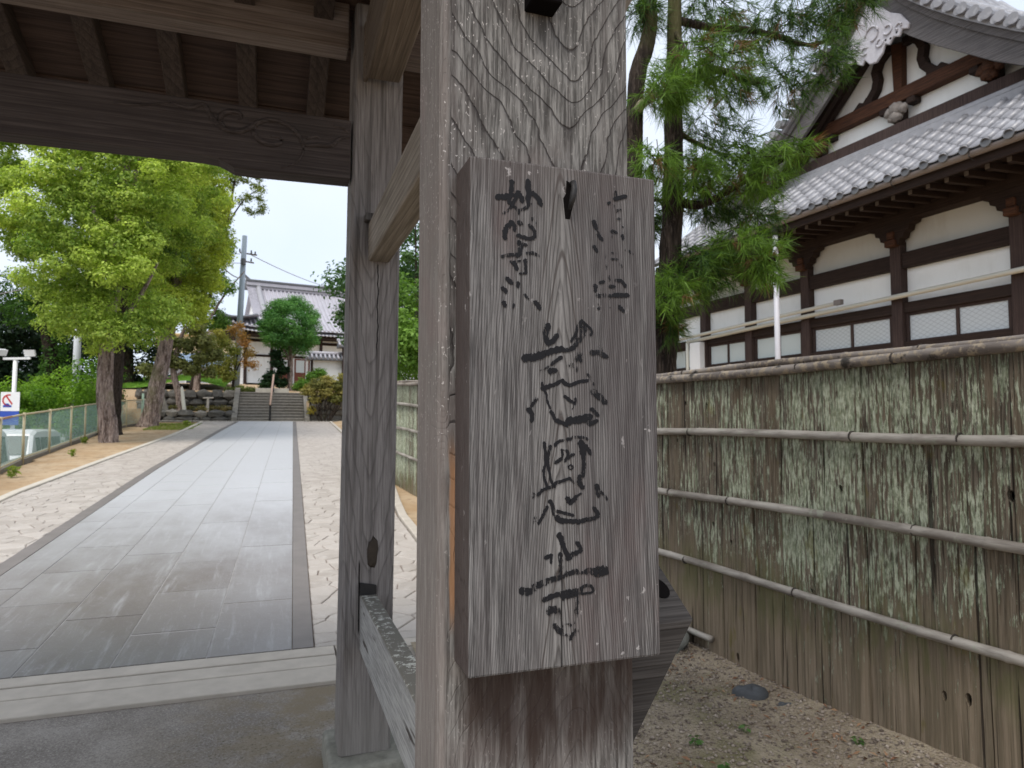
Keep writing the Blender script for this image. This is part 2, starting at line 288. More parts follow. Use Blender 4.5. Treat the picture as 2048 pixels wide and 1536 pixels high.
# ---- measured tables: brush strokes, beam scrolls, needle clusters, needle-tree branches
INK=[[([0.2813,1.8078,0.2917,1.8096,0.303,1.8132],0.008,0.1),([0.3023,1.8325,0.3013,1.8208,0.3004,1.8123,0.2973,1.8048],0.0062,0.15),([0.2973,1.8035,0.3023,1.7993,0.3002,1.7956],0.0058,0.2),([0.3108,1.8185,0.3072,1.8079,0.3023,1.7979],0.0054,0.15),([0.3023,1.7972,0.2959,1.7905,0.289,1.7864],0.0034,0.6),([0.303,1.798,0.3093,1.7952,0.3122,1.7888],0.0039,0.45),([0.3108,1.8178,0.3157,1.8116,0.3172,1.8063],0.0071,0.1),([0.3258,1.8353,0.326,1.8195,0.3257,1.8052],0.008,0.05),([0.3322,1.8189,0.3401,1.8136,0.3445,1.8051],0.0075,0.1),([0.3293,1.8049,0.3228,1.7973,0.3129,1.7929],0.0044,0.45),([0.303,1.775,0.2967,1.7696,0.2925,1.7618,0.2925,1.7531],0.0072,0.2),([0.3023,1.7749,0.3058,1.7712,0.3061,1.7651],0.0054,0.3),([0.3122,1.7765,0.3157,1.7749],0.0062,0.35),([0.3107,1.7581,0.3185,1.7561,0.3271,1.7549,0.3342,1.7575,0.3354,1.7645,0.3328,1.7697,0.3278,1.7733],0.0054,0.15),([0.3321,1.7833,0.3357,1.7795,0.3372,1.7742],0.0054,0.6),([0.3128,1.7495,0.315,1.7423,0.3135,1.7341,0.3107,1.7298],0.0067,0.3),([0.3128,1.7482,0.3228,1.7457],0.0046,0.55),([0.2869,1.7265,0.2988,1.7299,0.31,1.7322],0.0046,0.5),([0.3242,1.7343,0.3328,1.7354,0.3407,1.7322],0.0049,0.45),([0.3002,1.7209,0.3128,1.7226,0.322,1.724],0.0031,0.5),([0.3051,1.7199,0.3079,1.7154,0.3093,1.7115],0.0062,0.15),([0.3216,1.7253,0.3222,1.7159,0.3224,1.7071],0.0046,0.25),([0.3224,1.7071,0.3185,1.7061,0.3135,1.7058],0.0031,0.4),([0.2953,1.6978,0.2995,1.6941,0.3016,1.6922],0.0064,0.1),([0.2884,1.6837,0.2918,1.6822,0.2935,1.6793],0.0059,0.1),([0.3107,1.6928,0.3111,1.6875],0.0052,0.3),([0.2904,1.6649,0.2925,1.6604],0.0059,0.2),([0.3051,1.6631,0.3037,1.6583],0.0031,0.4),([0.3196,1.6791,0.3241,1.6729],0.0036,0.5),([0.3241,1.6729,0.3326,1.6687],0.0023,0.7),([0.3362,1.6676,0.3398,1.6637,0.3419,1.6598],0.0064,0.15)],[([0.4602,1.8353,0.4605,1.8246],0.0046,0.5),([0.4585,1.8248,0.4672,1.8275,0.4767,1.8304],0.0057,0.3),([0.4483,1.8168,0.4506,1.8185],0.0044,0.55),([0.4557,1.8148,0.4572,1.8099,0.4599,1.8059],0.0044,0.55),([0.4599,1.8066,0.4678,1.8099],0.0041,0.55),([0.4674,1.8182,0.4673,1.8067],0.0026,0.75),([0.4614,1.7975,0.4684,1.7946],0.0044,0.6),([0.4252,1.7883,0.4267,1.7842,0.4294,1.7791],0.0064,0.2),([0.4309,1.7733,0.4339,1.7686,0.4385,1.7634],0.0059,0.45),([0.4253,1.7524,0.4276,1.7498,0.4299,1.7465],0.0057,0.3),([0.4541,1.7769,0.4604,1.776],0.0059,0.3),([0.456,1.7756,0.4553,1.7685],0.0034,0.5),([0.4705,1.7727,0.4716,1.7678],0.0049,0.4),([0.4683,1.786,0.4738,1.7844],0.0028,0.7),([0.4731,1.7887,0.4729,1.7743],0.0021,0.8),([0.453,1.7456,0.4608,1.7451],0.0034,0.65),([0.4758,1.7517,0.4821,1.7501,0.4866,1.7469],0.0039,0.5),([0.453,1.7368,0.4623,1.7371],0.0034,0.6),([0.4443,1.7272,0.4443,1.7216],0.0026,0.5),([0.467,1.7311,0.47,1.7264],0.0034,0.6),([0.4429,1.7447,0.4444,1.7294],0.0018,0.8),([0.4496,1.7114,0.4515,1.7024],0.0044,0.55),([0.4341,1.7012,0.4403,1.7031],0.0046,0.4),([0.4597,1.7065,0.469,1.7057,0.4745,1.699],0.0057,0.4),([0.4272,1.6966,0.4274,1.6896],0.0064,0.3),([0.4495,1.6967,0.4572,1.6979],0.0046,0.35),([0.4294,1.6821,0.4439,1.6833,0.4579,1.6845],0.0059,0.55),([0.4579,1.6848,0.4704,1.686,0.4783,1.6858],0.0067,0.3),([0.4313,1.6697,0.4318,1.6634],0.0044,0.5),([0.464,1.6687,0.4678,1.6661,0.4709,1.6628],0.0057,0.35),([0.4501,1.6805,0.45,1.6665],0.0023,0.8)],[([0.3554,1.6369,0.3526,1.6286,0.3509,1.6215,0.354,1.6117],0.0083,0.08),([0.3572,1.6124,0.3641,1.6174,0.3679,1.6234],0.0074,0.25),([0.4058,1.6459,0.3999,1.6367,0.3954,1.6258,0.3895,1.616],0.0045,0.35),([0.4058,1.6453,0.4142,1.6391,0.4207,1.6322,0.4194,1.6262],0.004,0.25),([0.4071,1.6382,0.4051,1.6297,0.4011,1.6213],0.0134,0.62),([0.405,1.6214,0.3972,1.6128,0.3895,1.6054,0.378,1.6026],0.0069,0.4),([0.3194,1.5902,0.3292,1.5911,0.3403,1.5944,0.3515,1.5982,0.364,1.6021,0.3761,1.6043],0.0098,0.25),([0.3971,1.6021,0.4101,1.5996,0.4205,1.6006],0.0051,0.75),([0.4205,1.6012,0.431,1.6015,0.4435,1.5966],0.0074,0.35),([0.4331,1.6106,0.4356,1.6035],0.0054,0.5),([0.3747,1.5931,0.3678,1.5894,0.3602,1.5833],0.0051,0.2),([0.3602,1.5833,0.3527,1.5785,0.344,1.5742],0.0025,0.5),([0.3564,1.5739,0.3658,1.5748],0.0067,0.35),([0.3614,1.5741,0.3601,1.5682],0.0045,0.55),([0.4016,1.5987,0.3971,1.5915,0.3906,1.5836],0.0063,0.5),([0.3829,1.5817,0.3906,1.5813,0.3977,1.5797,0.3976,1.575],0.0031,0.55),([0.4023,1.5964,0.4035,1.5893],0.0056,0.4),([0.3458,1.5494,0.3551,1.5524,0.3651,1.5561,0.3759,1.5616],0.006,0.15),([0.3771,1.5598,0.3841,1.5553,0.393,1.5566,0.4008,1.5597,0.4111,1.5617],0.0054,0.25),([0.4111,1.5617,0.4176,1.5613,0.4228,1.5572],0.0047,0.5),([0.4138,1.5707,0.4176,1.5672,0.4222,1.5625],0.0034,0.6),([0.3458,1.5575,0.3476,1.5494,0.3519,1.5425,0.3532,1.5333,0.3575,1.5229],0.0034,0.25),([0.3587,1.5183,0.3618,1.5137,0.3643,1.5079],0.0051,0.25),([0.3796,1.5394,0.384,1.536,0.3897,1.5325],0.0051,0.1),([0.3897,1.532,0.3948,1.5297,0.3955,1.5367],0.0038,0.4),([0.3942,1.5303,0.3929,1.5261,0.3903,1.5214],0.0013,0.3),([0.4221,1.5471,0.4292,1.5413,0.441,1.5319],0.0087,0.45),([0.3383,1.5354,0.334,1.5308,0.3303,1.5256],0.0045,0.2),([0.3254,1.521,0.3303,1.5164,0.3305,1.5067],0.0067,0.15),([0.3662,1.5068,0.3724,1.5039,0.38,1.5016],0.0065,0.25),([0.3838,1.5051,0.394,1.5069,0.4056,1.5081,0.4172,1.5116],0.0105,0.2),([0.4146,1.5016,0.4211,1.5028,0.4276,1.5058],0.0065,0.35),([0.4199,1.5223,0.4244,1.5182,0.4296,1.514],0.006,0.3),([0.3775,1.5004,0.3838,1.4978],0.0029,0.6),([0.3486,1.4761,0.3499,1.4644,0.3505,1.4496,0.3482,1.4391,0.3481,1.4297,0.3526,1.418],0.0045,0.2),([0.358,1.4717,0.3545,1.4591,0.3541,1.4475,0.3556,1.4379,0.3584,1.4252,0.3629,1.4167],0.0041,0.25),([0.3643,1.4722,0.3678,1.4764,0.3765,1.4792],0.0045,0.35),([0.3829,1.4803,0.3876,1.4806],0.0052,0.2),([0.39,1.4822,0.3982,1.4832,0.4065,1.4829],0.0043,0.4),([0.4065,1.4826,0.4124,1.4809,0.4172,1.476],0.0041,0.55),([0.4035,1.4761,0.4052,1.468,0.4066,1.4594],0.0095,0.2),([0.4066,1.4594,0.4074,1.4465,0.4068,1.4379,0.4064,1.4299],0.0058,0.25),([0.41,1.4712,0.4141,1.4658,0.4171,1.4609],0.0064,0.35),([0.3741,1.4663,0.3758,1.4598,0.3741,1.4529],0.0035,0.25),([0.3819,1.4651,0.3837,1.4587,0.3793,1.4507],0.0043,0.3),([0.3741,1.466,0.3823,1.4649],0.0021,0.5),([0.3729,1.4535,0.3688,1.4509,0.3654,1.4488],0.0052,0.2),([0.384,1.4544,0.3881,1.4581,0.3922,1.4596],0.0045,0.35),([0.3845,1.4437,0.388,1.4452,0.3911,1.4425,0.3891,1.4393,0.385,1.4405,0.3839,1.4437],0.0021,0.3),([0.3641,1.4206,0.371,1.4228,0.3861,1.4275],0.0045,0.25),([0.3861,1.4275,0.389,1.4239,0.3925,1.4211],0.0031,0.5),([0.4012,1.4295,0.4002,1.422,0.4025,1.4177,0.4054,1.4144],0.0068,0.12),([0.3641,1.4168,0.3549,1.415,0.3469,1.4129],0.0045,0.5),([0.3458,1.4124,0.3418,1.4084,0.339,1.4059],0.0043,0.35),([0.3334,1.4076,0.3322,1.4035],0.0043,0.4),([0.4273,1.4159,0.4286,1.4094,0.4296,1.4029],0.0074,0.25),([0.4328,1.4076,0.4382,1.4026,0.4424,1.3965],0.0037,0.45),([0.3825,1.4002,0.3865,1.3942,0.3924,1.3982,0.3951,1.4013],0.0068,0.08),([0.3951,1.4013,0.3989,1.4039,0.4036,1.4059],0.0031,0.3),([0.3531,1.3897,0.3491,1.3835,0.3457,1.3764,0.3406,1.3683],0.0047,0.2),([0.3356,1.3768,0.3344,1.368],0.0041,0.55),([0.3566,1.3974,0.3605,1.3904,0.3628,1.3793],0.0054,0.25),([0.3668,1.3833,0.3743,1.3815,0.3824,1.379,0.3911,1.3765],0.0045,0.3),([0.3662,1.3755,0.3708,1.3716,0.3812,1.369,0.3946,1.3688],0.0074,0.15),([0.3975,1.3672,0.4057,1.3685,0.4105,1.3704],0.0064,0.35),([0.4116,1.3693,0.42,1.3708,0.4278,1.3734],0.0058,0.4),([0.4281,1.3734,0.4272,1.3793,0.4225,1.3849],0.0062,0.3),([0.3705,1.3518,0.3748,1.3402],0.0078,0.12),([0.3748,1.339,0.3785,1.3309,0.3829,1.3215],0.0069,0.3),([0.3822,1.3193,0.3904,1.3239,0.4012,1.3278],0.0076,0.25),([0.4016,1.3284,0.4006,1.3342,0.3962,1.3392],0.006,0.3),([0.35,1.3218,0.3586,1.3244],0.0054,0.1),([0.3584,1.323,0.358,1.3146],0.0038,0.3),([0.3714,1.3256,0.3716,1.3188,0.3722,1.3103],0.0067,0.4),([0.3734,1.3096,0.3725,1.3029,0.3718,1.2973],0.0049,0.5),([0.3155,1.2808,0.3227,1.2792,0.3287,1.2787],0.0096,0.35),([0.3335,1.2833,0.3384,1.2874],0.0089,0.35),([0.3383,1.2863,0.3481,1.2889,0.3579,1.2921,0.3752,1.2948],0.008,0.5),([0.3802,1.2979,0.3865,1.2986,0.3953,1.3008],0.0074,0.4),([0.3941,1.2986,0.4029,1.2986,0.4106,1.2986],0.0042,0.6),([0.4106,1.2998,0.4182,1.2992,0.4253,1.2993],0.0098,0.4),([0.4272,1.2986,0.4337,1.2988,0.4369,1.298],0.0151,0.35),([0.3474,1.2661,0.3554,1.2688,0.364,1.2715,0.3733,1.2726],0.0069,0.35),([0.3757,1.2705,0.3807,1.2713,0.3864,1.2716],0.0125,0.15),([0.3876,1.2707,0.3939,1.2731,0.4002,1.2743],0.0107,0.45),([0.4015,1.277,0.4079,1.2805,0.4155,1.28,0.42,1.2756,0.4187,1.2711,0.4104,1.2701,0.4027,1.2701],0.004,0.45),([0.3951,1.2673,0.3957,1.2582,0.395,1.2464],0.0067,0.6),([0.3982,1.2461,0.395,1.239,0.3921,1.2314],0.0016,0.6),([0.3541,1.2505,0.3602,1.2533,0.3664,1.2516],0.0103,0.5),([0.3664,1.2505,0.3701,1.2468,0.3744,1.2409],0.0067,0.6),([0.3626,1.2313,0.3687,1.2246,0.3774,1.2187],0.0078,0.4),([0.3755,1.2295,0.3861,1.2297],0.0049,0.6),([0.3854,1.2112,0.3898,1.2181],0.0049,0.5),([0.3949,1.2232,0.3954,1.2153],0.0056,0.6),([0.3786,1.2203,0.3873,1.2121],0.0056,0.7)]]
SCROLL=[[[-0.417,2.815],[-0.351,2.802],[-0.296,2.824],[-0.263,2.775],[-0.221,2.736],[-0.164,2.728],[-0.107,2.757],[-0.074,2.785],[-0.024,2.799],[0.045,2.781],[0.089,2.734],[0.103,2.681],[0.073,2.626],[0.014,2.596]],[[-0.209,2.738],[-0.234,2.766],[-0.219,2.798],[-0.174,2.813],[-0.148,2.799],[-0.161,2.779]],[[-0.086,2.774],[-0.1,2.74],[-0.077,2.704],[-0.03,2.69],[0.008,2.703],[0.007,2.728],[-0.031,2.727]],[[0.107,2.707],[0.168,2.717],[0.221,2.723],[0.256,2.758],[0.297,2.768]],[[0.115,2.736],[0.15,2.752],[0.174,2.744]],[[0.229,2.81],[0.274,2.806],[0.292,2.782]],[[-0.624,2.781],[-0.55,2.784],[-0.475,2.8],[-0.417,2.815]]]
NCL=[([3.019,5.192,5.14],0.199,0.199,60,0),([3.672,5.275,5.296],0.371,0.186,70,0),([3.375,4.79,4.521],0.378,0.189,120,1),([3.009,4.828,4.242],0.268,0.165,90,1),([3.909,5.026,4.572],0.27,0.202,70,0),([4.399,5.131,5.261],0.471,0.283,110,0),([4.842,4.972,5.355],0.33,0.283,90,0),([4.516,5.02,4.694],0.278,0.278,60,0),([4.689,4.74,4.819],0.157,0.359,60,0),([4.906,4.736,5.374],0.228,0.228,60,0),([4.292,5.581,5.443],0.35,0.25,50,0),([3.812,5.204,3.961],0.457,0.274,100,0),([3.855,4.783,3.677],0.299,0.257,110,1),([3.388,5.054,3.627],0.348,0.217,100,1),([2.852,4.814,3.647],0.154,0.183,45,1),([4.033,4.503,3.768],0.186,0.074,25,1),([3.794,5.343,3.537],0.417,0.186,80,0),([3.77,4.96,3.019],0.391,0.174,120,1),([3.865,4.726,2.843],0.151,0.177,60,1),([3.544,5.155,2.846],0.354,0.243,120,0),([3.189,5.081,2.61],0.257,0.235,90,1),([3.303,5.269,2.36],0.133,0.133,35,0),([3.314,5.518,3.398],0.186,0.232,50,0),([4.015,5.63,4.5],0.345,0.222,50,0),([4.211,5.309,3.475],0.283,0.188,60,0)]
NB=[[[3.29,5.408,1.904],[3.309,5.382,2.218],[3.34,5.334,2.801],[3.358,5.289,3.428],[3.351,5.243,4.191],[3.342,5.204,4.864],[3.335,5.156,5.671]],[[3.284,5.391,2.218],[3.136,5.405,2.801],[3.006,5.358,3.413],[2.967,5.273,4.147],[2.988,5.238,4.589],[3.085,5.179,4.986],[3.033,5.164,5.515]],[[2.973,5.264,4.258],[2.98,5.101,4.276],[3.023,4.927,4.277],[3.147,4.783,4.201]],[[3.356,5.284,3.518],[3.532,5.122,3.441],[3.678,4.96,3.518],[3.896,4.77,3.655],[4.034,4.505,3.747]],[[3.347,5.326,2.89],[3.543,5.151,2.912],[3.77,4.962,2.976],[3.929,4.649,2.873]],[[3.345,5.225,4.505],[3.51,5.057,4.589],[3.676,4.997,4.633],[3.993,4.997,4.572],[4.187,5.031,4.644]],[[3.337,5.189,5.133],[3.762,5.251,5.18],[4.177,5.211,5.214],[4.445,5.122,5.144],[4.641,4.956,5.018],[4.826,4.784,5.055]],[[3.352,5.246,4.146],[3.638,5.259,4.052],[3.855,5.189,3.961]],[[3.221,5.376,2.801],[3.176,5.14,2.576],[3.212,5.081,2.482]],[[2.91,5.438,3.518],[3.123,5.365,3.509],[3.334,5.291,3.527]],[[3.339,5.194,5.043],[3.304,5.009,4.798],[3.312,4.914,4.573]]]
# ------------------------------------------------------------------ terrain and paving
SL, Y0, Y1 = .056, 4.2, 33.0
def gz(y): return 0.0 if y < Y0 else (SL * (min(y, Y1) - Y0) + .055 * max(0.0, min(1.0, (y - 33.0))))
def lerp(a, b, t): return a + (b - a) * max(0.0, min(1.0, t))
FENCE = [(-4.1, 9.0), (-4.763, 15.3), (-4.95, 17.0), (-5.05, 19.3), (-5.2, 21.8), (-5.39, 25.7), (-5.35, 29.5), (-4.9, 32.6)]
def poly_x(pl_, y):
    for (xa, ya), (xb, yb) in zip(pl_, pl_[1:]):
        if y <= yb: return xa + (xb - xa) * (y - ya) / (yb - ya)
    return pl_[-1][0]
def terrain(x, y):
    z = gz(y)
    fx = poly_x(FENCE, max(y, 9.0)) if y > 9 else -4.1
    if x < fx - .12 and y < 33.5:
        low = -.45
        low = lerp(low, 2.6, (-(x + 9.0)) / 5.0 if y < 27 else 0) if x < -11 else low
        low = lerp(low, 2.2, (y - 27) / 5.0)
        z = low if y > 7 else lerp(0, low, (y - 4) / 3)
    if y > (34.3 if -1.75 < x < 1.55 else 34.9):
        if -1.75 < x < 1.55: z = 1.66 if y < 37.0 else 3.12 + .09 * max(0, min(12, y - 37))
        else:
            z = 2.15 if y < 37.5 else 3.15 + .09 * max(0, min(12, y - 37))
            if x < -9: z = lerp(2.2, z, (x + 14) / 5)
            if x > 1.5 and y < 37: z = lerp(2.6, 2.9, (y - 35) / 2.2)
    if x > 2.2 and y < 34: z += .1 * max(0, min(1, (x - 2.4)))
    return z
xs = sorted(set([-400, -200, -120, -80, -60, -45, -35, -28, -22] + [round(-18 + .3 * i, 3) for i in range(121)] + [22, 28, 35, 45, 60, 80, 120, 200, 400] + [-1.76, -1.74, 1.54, 1.56]))
ys = sorted(set([-300, -120, -60, -30, -15, -8] + [round(-5 + .3 * i, 3) for i in range(215)] + [64, 70, 80, 100, 130, 180, 260, 400, 700] + [34.29, 34.31, 34.89, 34.91, 36.99, 37.01, 37.49, 37.51]))
g = G('sandy_soil'); v = g.coord('Object')
n1 = g.noise(v, 1.3, 5, .65); n2 = g.noise(v, 40, 3, .6); n3 = g.noise(v, 6, 4, .6)
c = g.mix(g.maprange(n1, .35, .65), (.40, .27, .15), (.50, .38, .25)); c = g.mix(g.maprange(n3, .5, .75), c, (.27, .19, .11)); c = g.mix(g.mt('MULTIPLY', n2, .5), c, (.28, .21, .14), 'MIX')
M['sand'] = g.done(c, .95, g.bump(g.mt('ADD', n2, g.mt('MULTIPLY', n3, 2.0)), .5, .02), .1)
mb = MB(); mb.grid(lambda x, y: (x, y, terrain(x, y) - .02), xs, ys)
ground = tag(mb.build('ground', M['sand'], smooth=True), kind='structure')

# old asphalt under the gate
g = G('worn_asphalt'); v = g.coord('Object')
n1 = g.noise(v, 2.2, 5, .6); n2 = g.noise(v, 130, 3, .65); sp = g.vor(v, 170.0, out='Color'); n4 = g.noise(g.vm('ADD', v, (3, 1, 0)), 3.0, 5, .7)
c = g.mix(g.maprange(n1, .35, .7), (.185, .163, .143), (.275, .25, .222)); c = g.mix(g.mt('MULTIPLY', g.maprange(n2, .53, .66), .8), c, (.37, .345, .305)); c = g.mix(g.mt('MULTIPLY', g.maprange(n2, .46, .36), .6), c, (.085, .073, .06))
s = g.sep(v); dirt = g.mt('MULTIPLY', g.maprange(s[0], -.95, .3), g.maprange(n4, .38, .6)); c = g.mix(g.mt('MULTIPLY', dirt, .85), c, (.19, .15, .095))
moss = g.mt('MULTIPLY', g.mt('MULTIPLY', g.maprange(g.noise(v, 60, 5, .75), .53, .66), g.maprange(s[0], -.75, -.2)), g.maprange(g.mt('ABSOLUTE', g.mt('SUBTRACT', s[1], 3.55)), .42, .1))
c = g.mix(g.mt('MULTIPLY', moss, .8), c, (.05, .045, .024))
M['asphalt'] = g.done(c, .85, g.bump(g.mt('ADD', g.mt('MULTIPLY', n2, .6), n1), .35, .008), .3)
mb = MB(); mb.add([(-14, -6, .004), (.9, -6, .004), (.9, 4.2, .004), (-14, 4.2, .004)], [(0, 1, 2, 3)])
tag(mb.build('asphalt_forecourt', M['asphalt']), kind='structure')

# path polylines (measured): left/right edges of the slabbed walk
PL = [(-2.235, 4.75), (-2.20, 7.2), (-2.12, 15.2), (-1.69, 27.7), (-1.42, 33.4)]
PR = [(.145, 4.75), (.222, 7.7), (.31, 11), (.82, 31), (.88, 33.4)]
def side(p, y): return poly_x(p, y)
def zz(y, h): return gz(y) + h
def strip(name, mat, fa, fb, ya, yb, h, n=24, thick=0.0, parent=None, kind='structure', bevel=0):
    mb = MB(); yy = sorted(set([ya + (yb - ya) * i / n for i in range(n + 1)] + ([Y0] if ya < Y0 < yb else [])))
    for a, b in zip(yy, yy[1:]):
        p = [(fa(a), a, zz(a, h)), (fb(a), a, zz(a, h)), (fb(b), b, zz(b, h)), (fa(b), b, zz(b, h))]
        if thick: mb.hexa([(x, y, z - thick) for x, y, z in p] + p)
        else: mb.add(p, [(0, 1, 2, 3)])
    o = mb.build(name, mat, parent, bevel)
    if kind: o['kind'] = kind
    return o
g = G('flagstone'); v = g.coord('Object'); rnd = g.n('ShaderNodeObjectInfo').outputs['Random']
n1 = g.noise(g.scale(v, (1, .5, 1)), 1.6, 5, .65); n2 = g.noise(v, 90, 3, .65); n3 = g.noise(g.scale(v, (9, .8, 1)), 2.0, 5, .7); n5 = g.noise(v, 11, 4, .7)
c = g.mix(g.maprange(n1, .35, .68), (.145, .124, .112), (.185, .172, .164)); c = g.mix(g.mt('MULTIPLY', rnd, .35), c, (.26, .25, .245))
c = g.mix(g.mt('MULTIPLY', g.maprange(n3, .5, .75), .55), c, (.37, .37, .375)); c = g.mix(g.mt('MULTIPLY', g.maprange(n2, .56, .72), .45), c, (.36, .355, .35))
far_sheen = g.maprange(g.mt('ADD', g.sep(v)[1], g.mt('MULTIPLY', g.mt('SUBTRACT', n1, .5), 4.0)), 5.5, 12.5); c = g.mix(g.mt('MULTIPLY', far_sheen, .85), c, (.52, .525, .54)); c = g.mix(g.mt('MULTIPLY', g.maprange(n5, .6, .72), .3), c, (.42, .415, .41))  # slabs pale away from the gate: sky sheen and roof shade painted in
M['slab'] = g.done(c, g.mt('MULTIPLY_ADD', n5, .2, .32), g.bump(g.mt('ADD', n2, n5), .06, .002), .5)
M['mortar'] = plain('pale_lime_joints', (.36, .345, .33), .9, .2, 12.0, .15)
M['band'] = plain('dark_border_stone', (.17, .152, .14), .6, .16, 5.0, .4, bump=.15)
M['kerb'] = plain('kerb_concrete', (.46, .415, .355), .9, .16, 7.0, .15, bump=.3)
M['kerb2'] = plain('cream_kerb', (.50, .46, .39), .9, .14, 7.0, .15, bump=.3)
path = strip('stone_path', M['mortar'], lambda y: side(PL, y), lambda y: side(PR, y), 4.75, 33.4, .0255, 40)
frac = [(-2.235, 0.0), (-1.93, .128), (-1.385, .357), (-.885, .567), (-.36, .788), (.145, 1.0)]
cols = [f for _, f in frac]
rs = random.Random(3)
phase = [7.70, 7.21, 7.73, 6.28, 6.81]
for k in range(5):
    y = phase[k] - .98 * 4 - rs.random() * .05
    while y < 33.3:
        L = .98 if y < 14 else 1.96
        ya, yb = max(y, 4.75) + .0045, min(y + L, 33.4) - .0045
        y += L + (rs.random() - .5) * .04
        if ya < 5.0: ya = 4.752
        if yb - 4.75 < .25: continue
        if yb - ya < .1: continue
        def X(f, q): return side(PL, q) + (side(PR, q) - side(PL, q)) * f
        gp = .004 if k != 2 else .006; top = .030 + (rs.random() - .5) * .002
        mb = MB(); ymid = (ya + yb) / 2
        P = [(X(cols[k], ya) + gp, ya), (X(cols[k + 1], ya) - gp, ya), (X(cols[k + 1], yb) - gp, yb), (X(cols[k], yb) + gp, yb)]
        mb.hexa([(a, b, zz(b, .006)) for a, b in P] + [(a, b, zz(b, top)) for a, b in P])
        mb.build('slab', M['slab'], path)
def off(p, d): return lambda y: side(p, y) + d
strip('path_border', M['band'], off(PL, -.15), off(PL, -.004), 4.75, 33.4, .031, 30, .05)
strip('path_border', M['band'], off(PR, .004), off(PR, .135), 4.75, 33.4, .031, 30, .05)
# cross strips at the threshold
for i, (ya, yb, h, m) in enumerate([(4.603, 4.738, .030, 'kerb'), (4.430, 4.586, .028, 'kerb'), (4.2, 4.423, .026, 'kerb')]):
    for xa, xb in ((-9, -4.4), (-4.394, .405), (.415, 2.6)):
        mb = MB(); p = [(xa, ya), (xb, ya), (xb, yb), (xa, yb)]
        mb.hexa([(a, b, -.05) for a, b in p] + [(a, b, zz(b, h) - .0) for a, b in p])
        tag(mb.build('threshold_kerb', M[m], bevel=.004), kind='structure')
mb = MB(); mb.add([(-9, 4.2, .004), (2.6, 4.2, .004), (2.6, 4.75, .012), (-9, 4.75, .012)], [(0, 1, 2, 3)])
M['joint_dark'] = plain('dark_joint', (.05, .04, .032), .95, .2, 20.0, .1)
tag(mb.build('threshold_bed', M['joint_dark']), kind='structure')

# crazy paving both sides: clipped Voronoi stones
KL = [(-3.3, 4.75), (-3.55, 9.0), (-3.72, 12.0), (-3.50, 17.0), (-3.15, 24.0), (-3.05, 27.7), (-3.0, 33.4)]
KR = [(1.55, 4.75), (1.70, 9.3), (2.10, 12.8), (2.30, 18), (2.6, 33.4)]
def clip(poly, px, py, nx, ny):
    out = []
    for i in range(len(poly)):
        a = poly[i]; b = poly[(i + 1) % len(poly)]
        da = (a[0] - px) * nx + (a[1] - py) * ny; db = (b[0] - px) * nx + (b[1] - py) * ny
        if da <= 0: out.append(a)
        if da * db < 0:
            t = da / (da - db); out.append((a[0] + (b[0] - a[0]) * t, a[1] + (b[1] - a[1]) * t))
    return out
g = G('pink_paving_stone'); v = g.coord('Object'); rnd = g.n('ShaderNodeObjectInfo').outputs['Random']
n1 = g.noise(v, 7, 5, .65); n2 = g.noise(v, 70, 3, .6)
c = g.mix(rnd, (.35, .31, .27), (.45, .405, .36)); c = g.mix(g.maprange(n1, .45, .75), c, (.48, .44, .395)); c = g.mix(g.mt('MULTIPLY', g.maprange(n2, .55, .75), .4), c, (.30, .25, .22))
M['pave'] = g.done(c, .62, g.bump(g.mt('ADD', g.mt('MULTIPLY', n1, 2.0), n2), .5, .012), .35)
g = G('pink_paving_far'); v = g.coord('Object')
e = g.vor(g.scale(v, (1, 1, 0)), 4.2, 'DISTANCE_TO_EDGE'); cc = g.vor(g.scale(v, (1, 1, 0)), 4.2, 'F1', 'Color'); n1 = g.noise(v, 7, 5, .65)
c = g.mix(g.sep(cc)[0], (.365, .32, .28), (.45, .405, .36)); c = g.mix(g.maprange(n1, .45, .75), c, (.48, .44, .395)); c = g.mix(g.maprange(e, .03, .012), c, (.27, .225, .2))
M['pave_far'] = g.done(c, .62, g.bump(g.maprange(e, .0, .06), .4, .01), .35)
M['pave_bed'] = plain('paving_joint_sand', (.25, .205, .18), .95, .2, 14.0, .1)
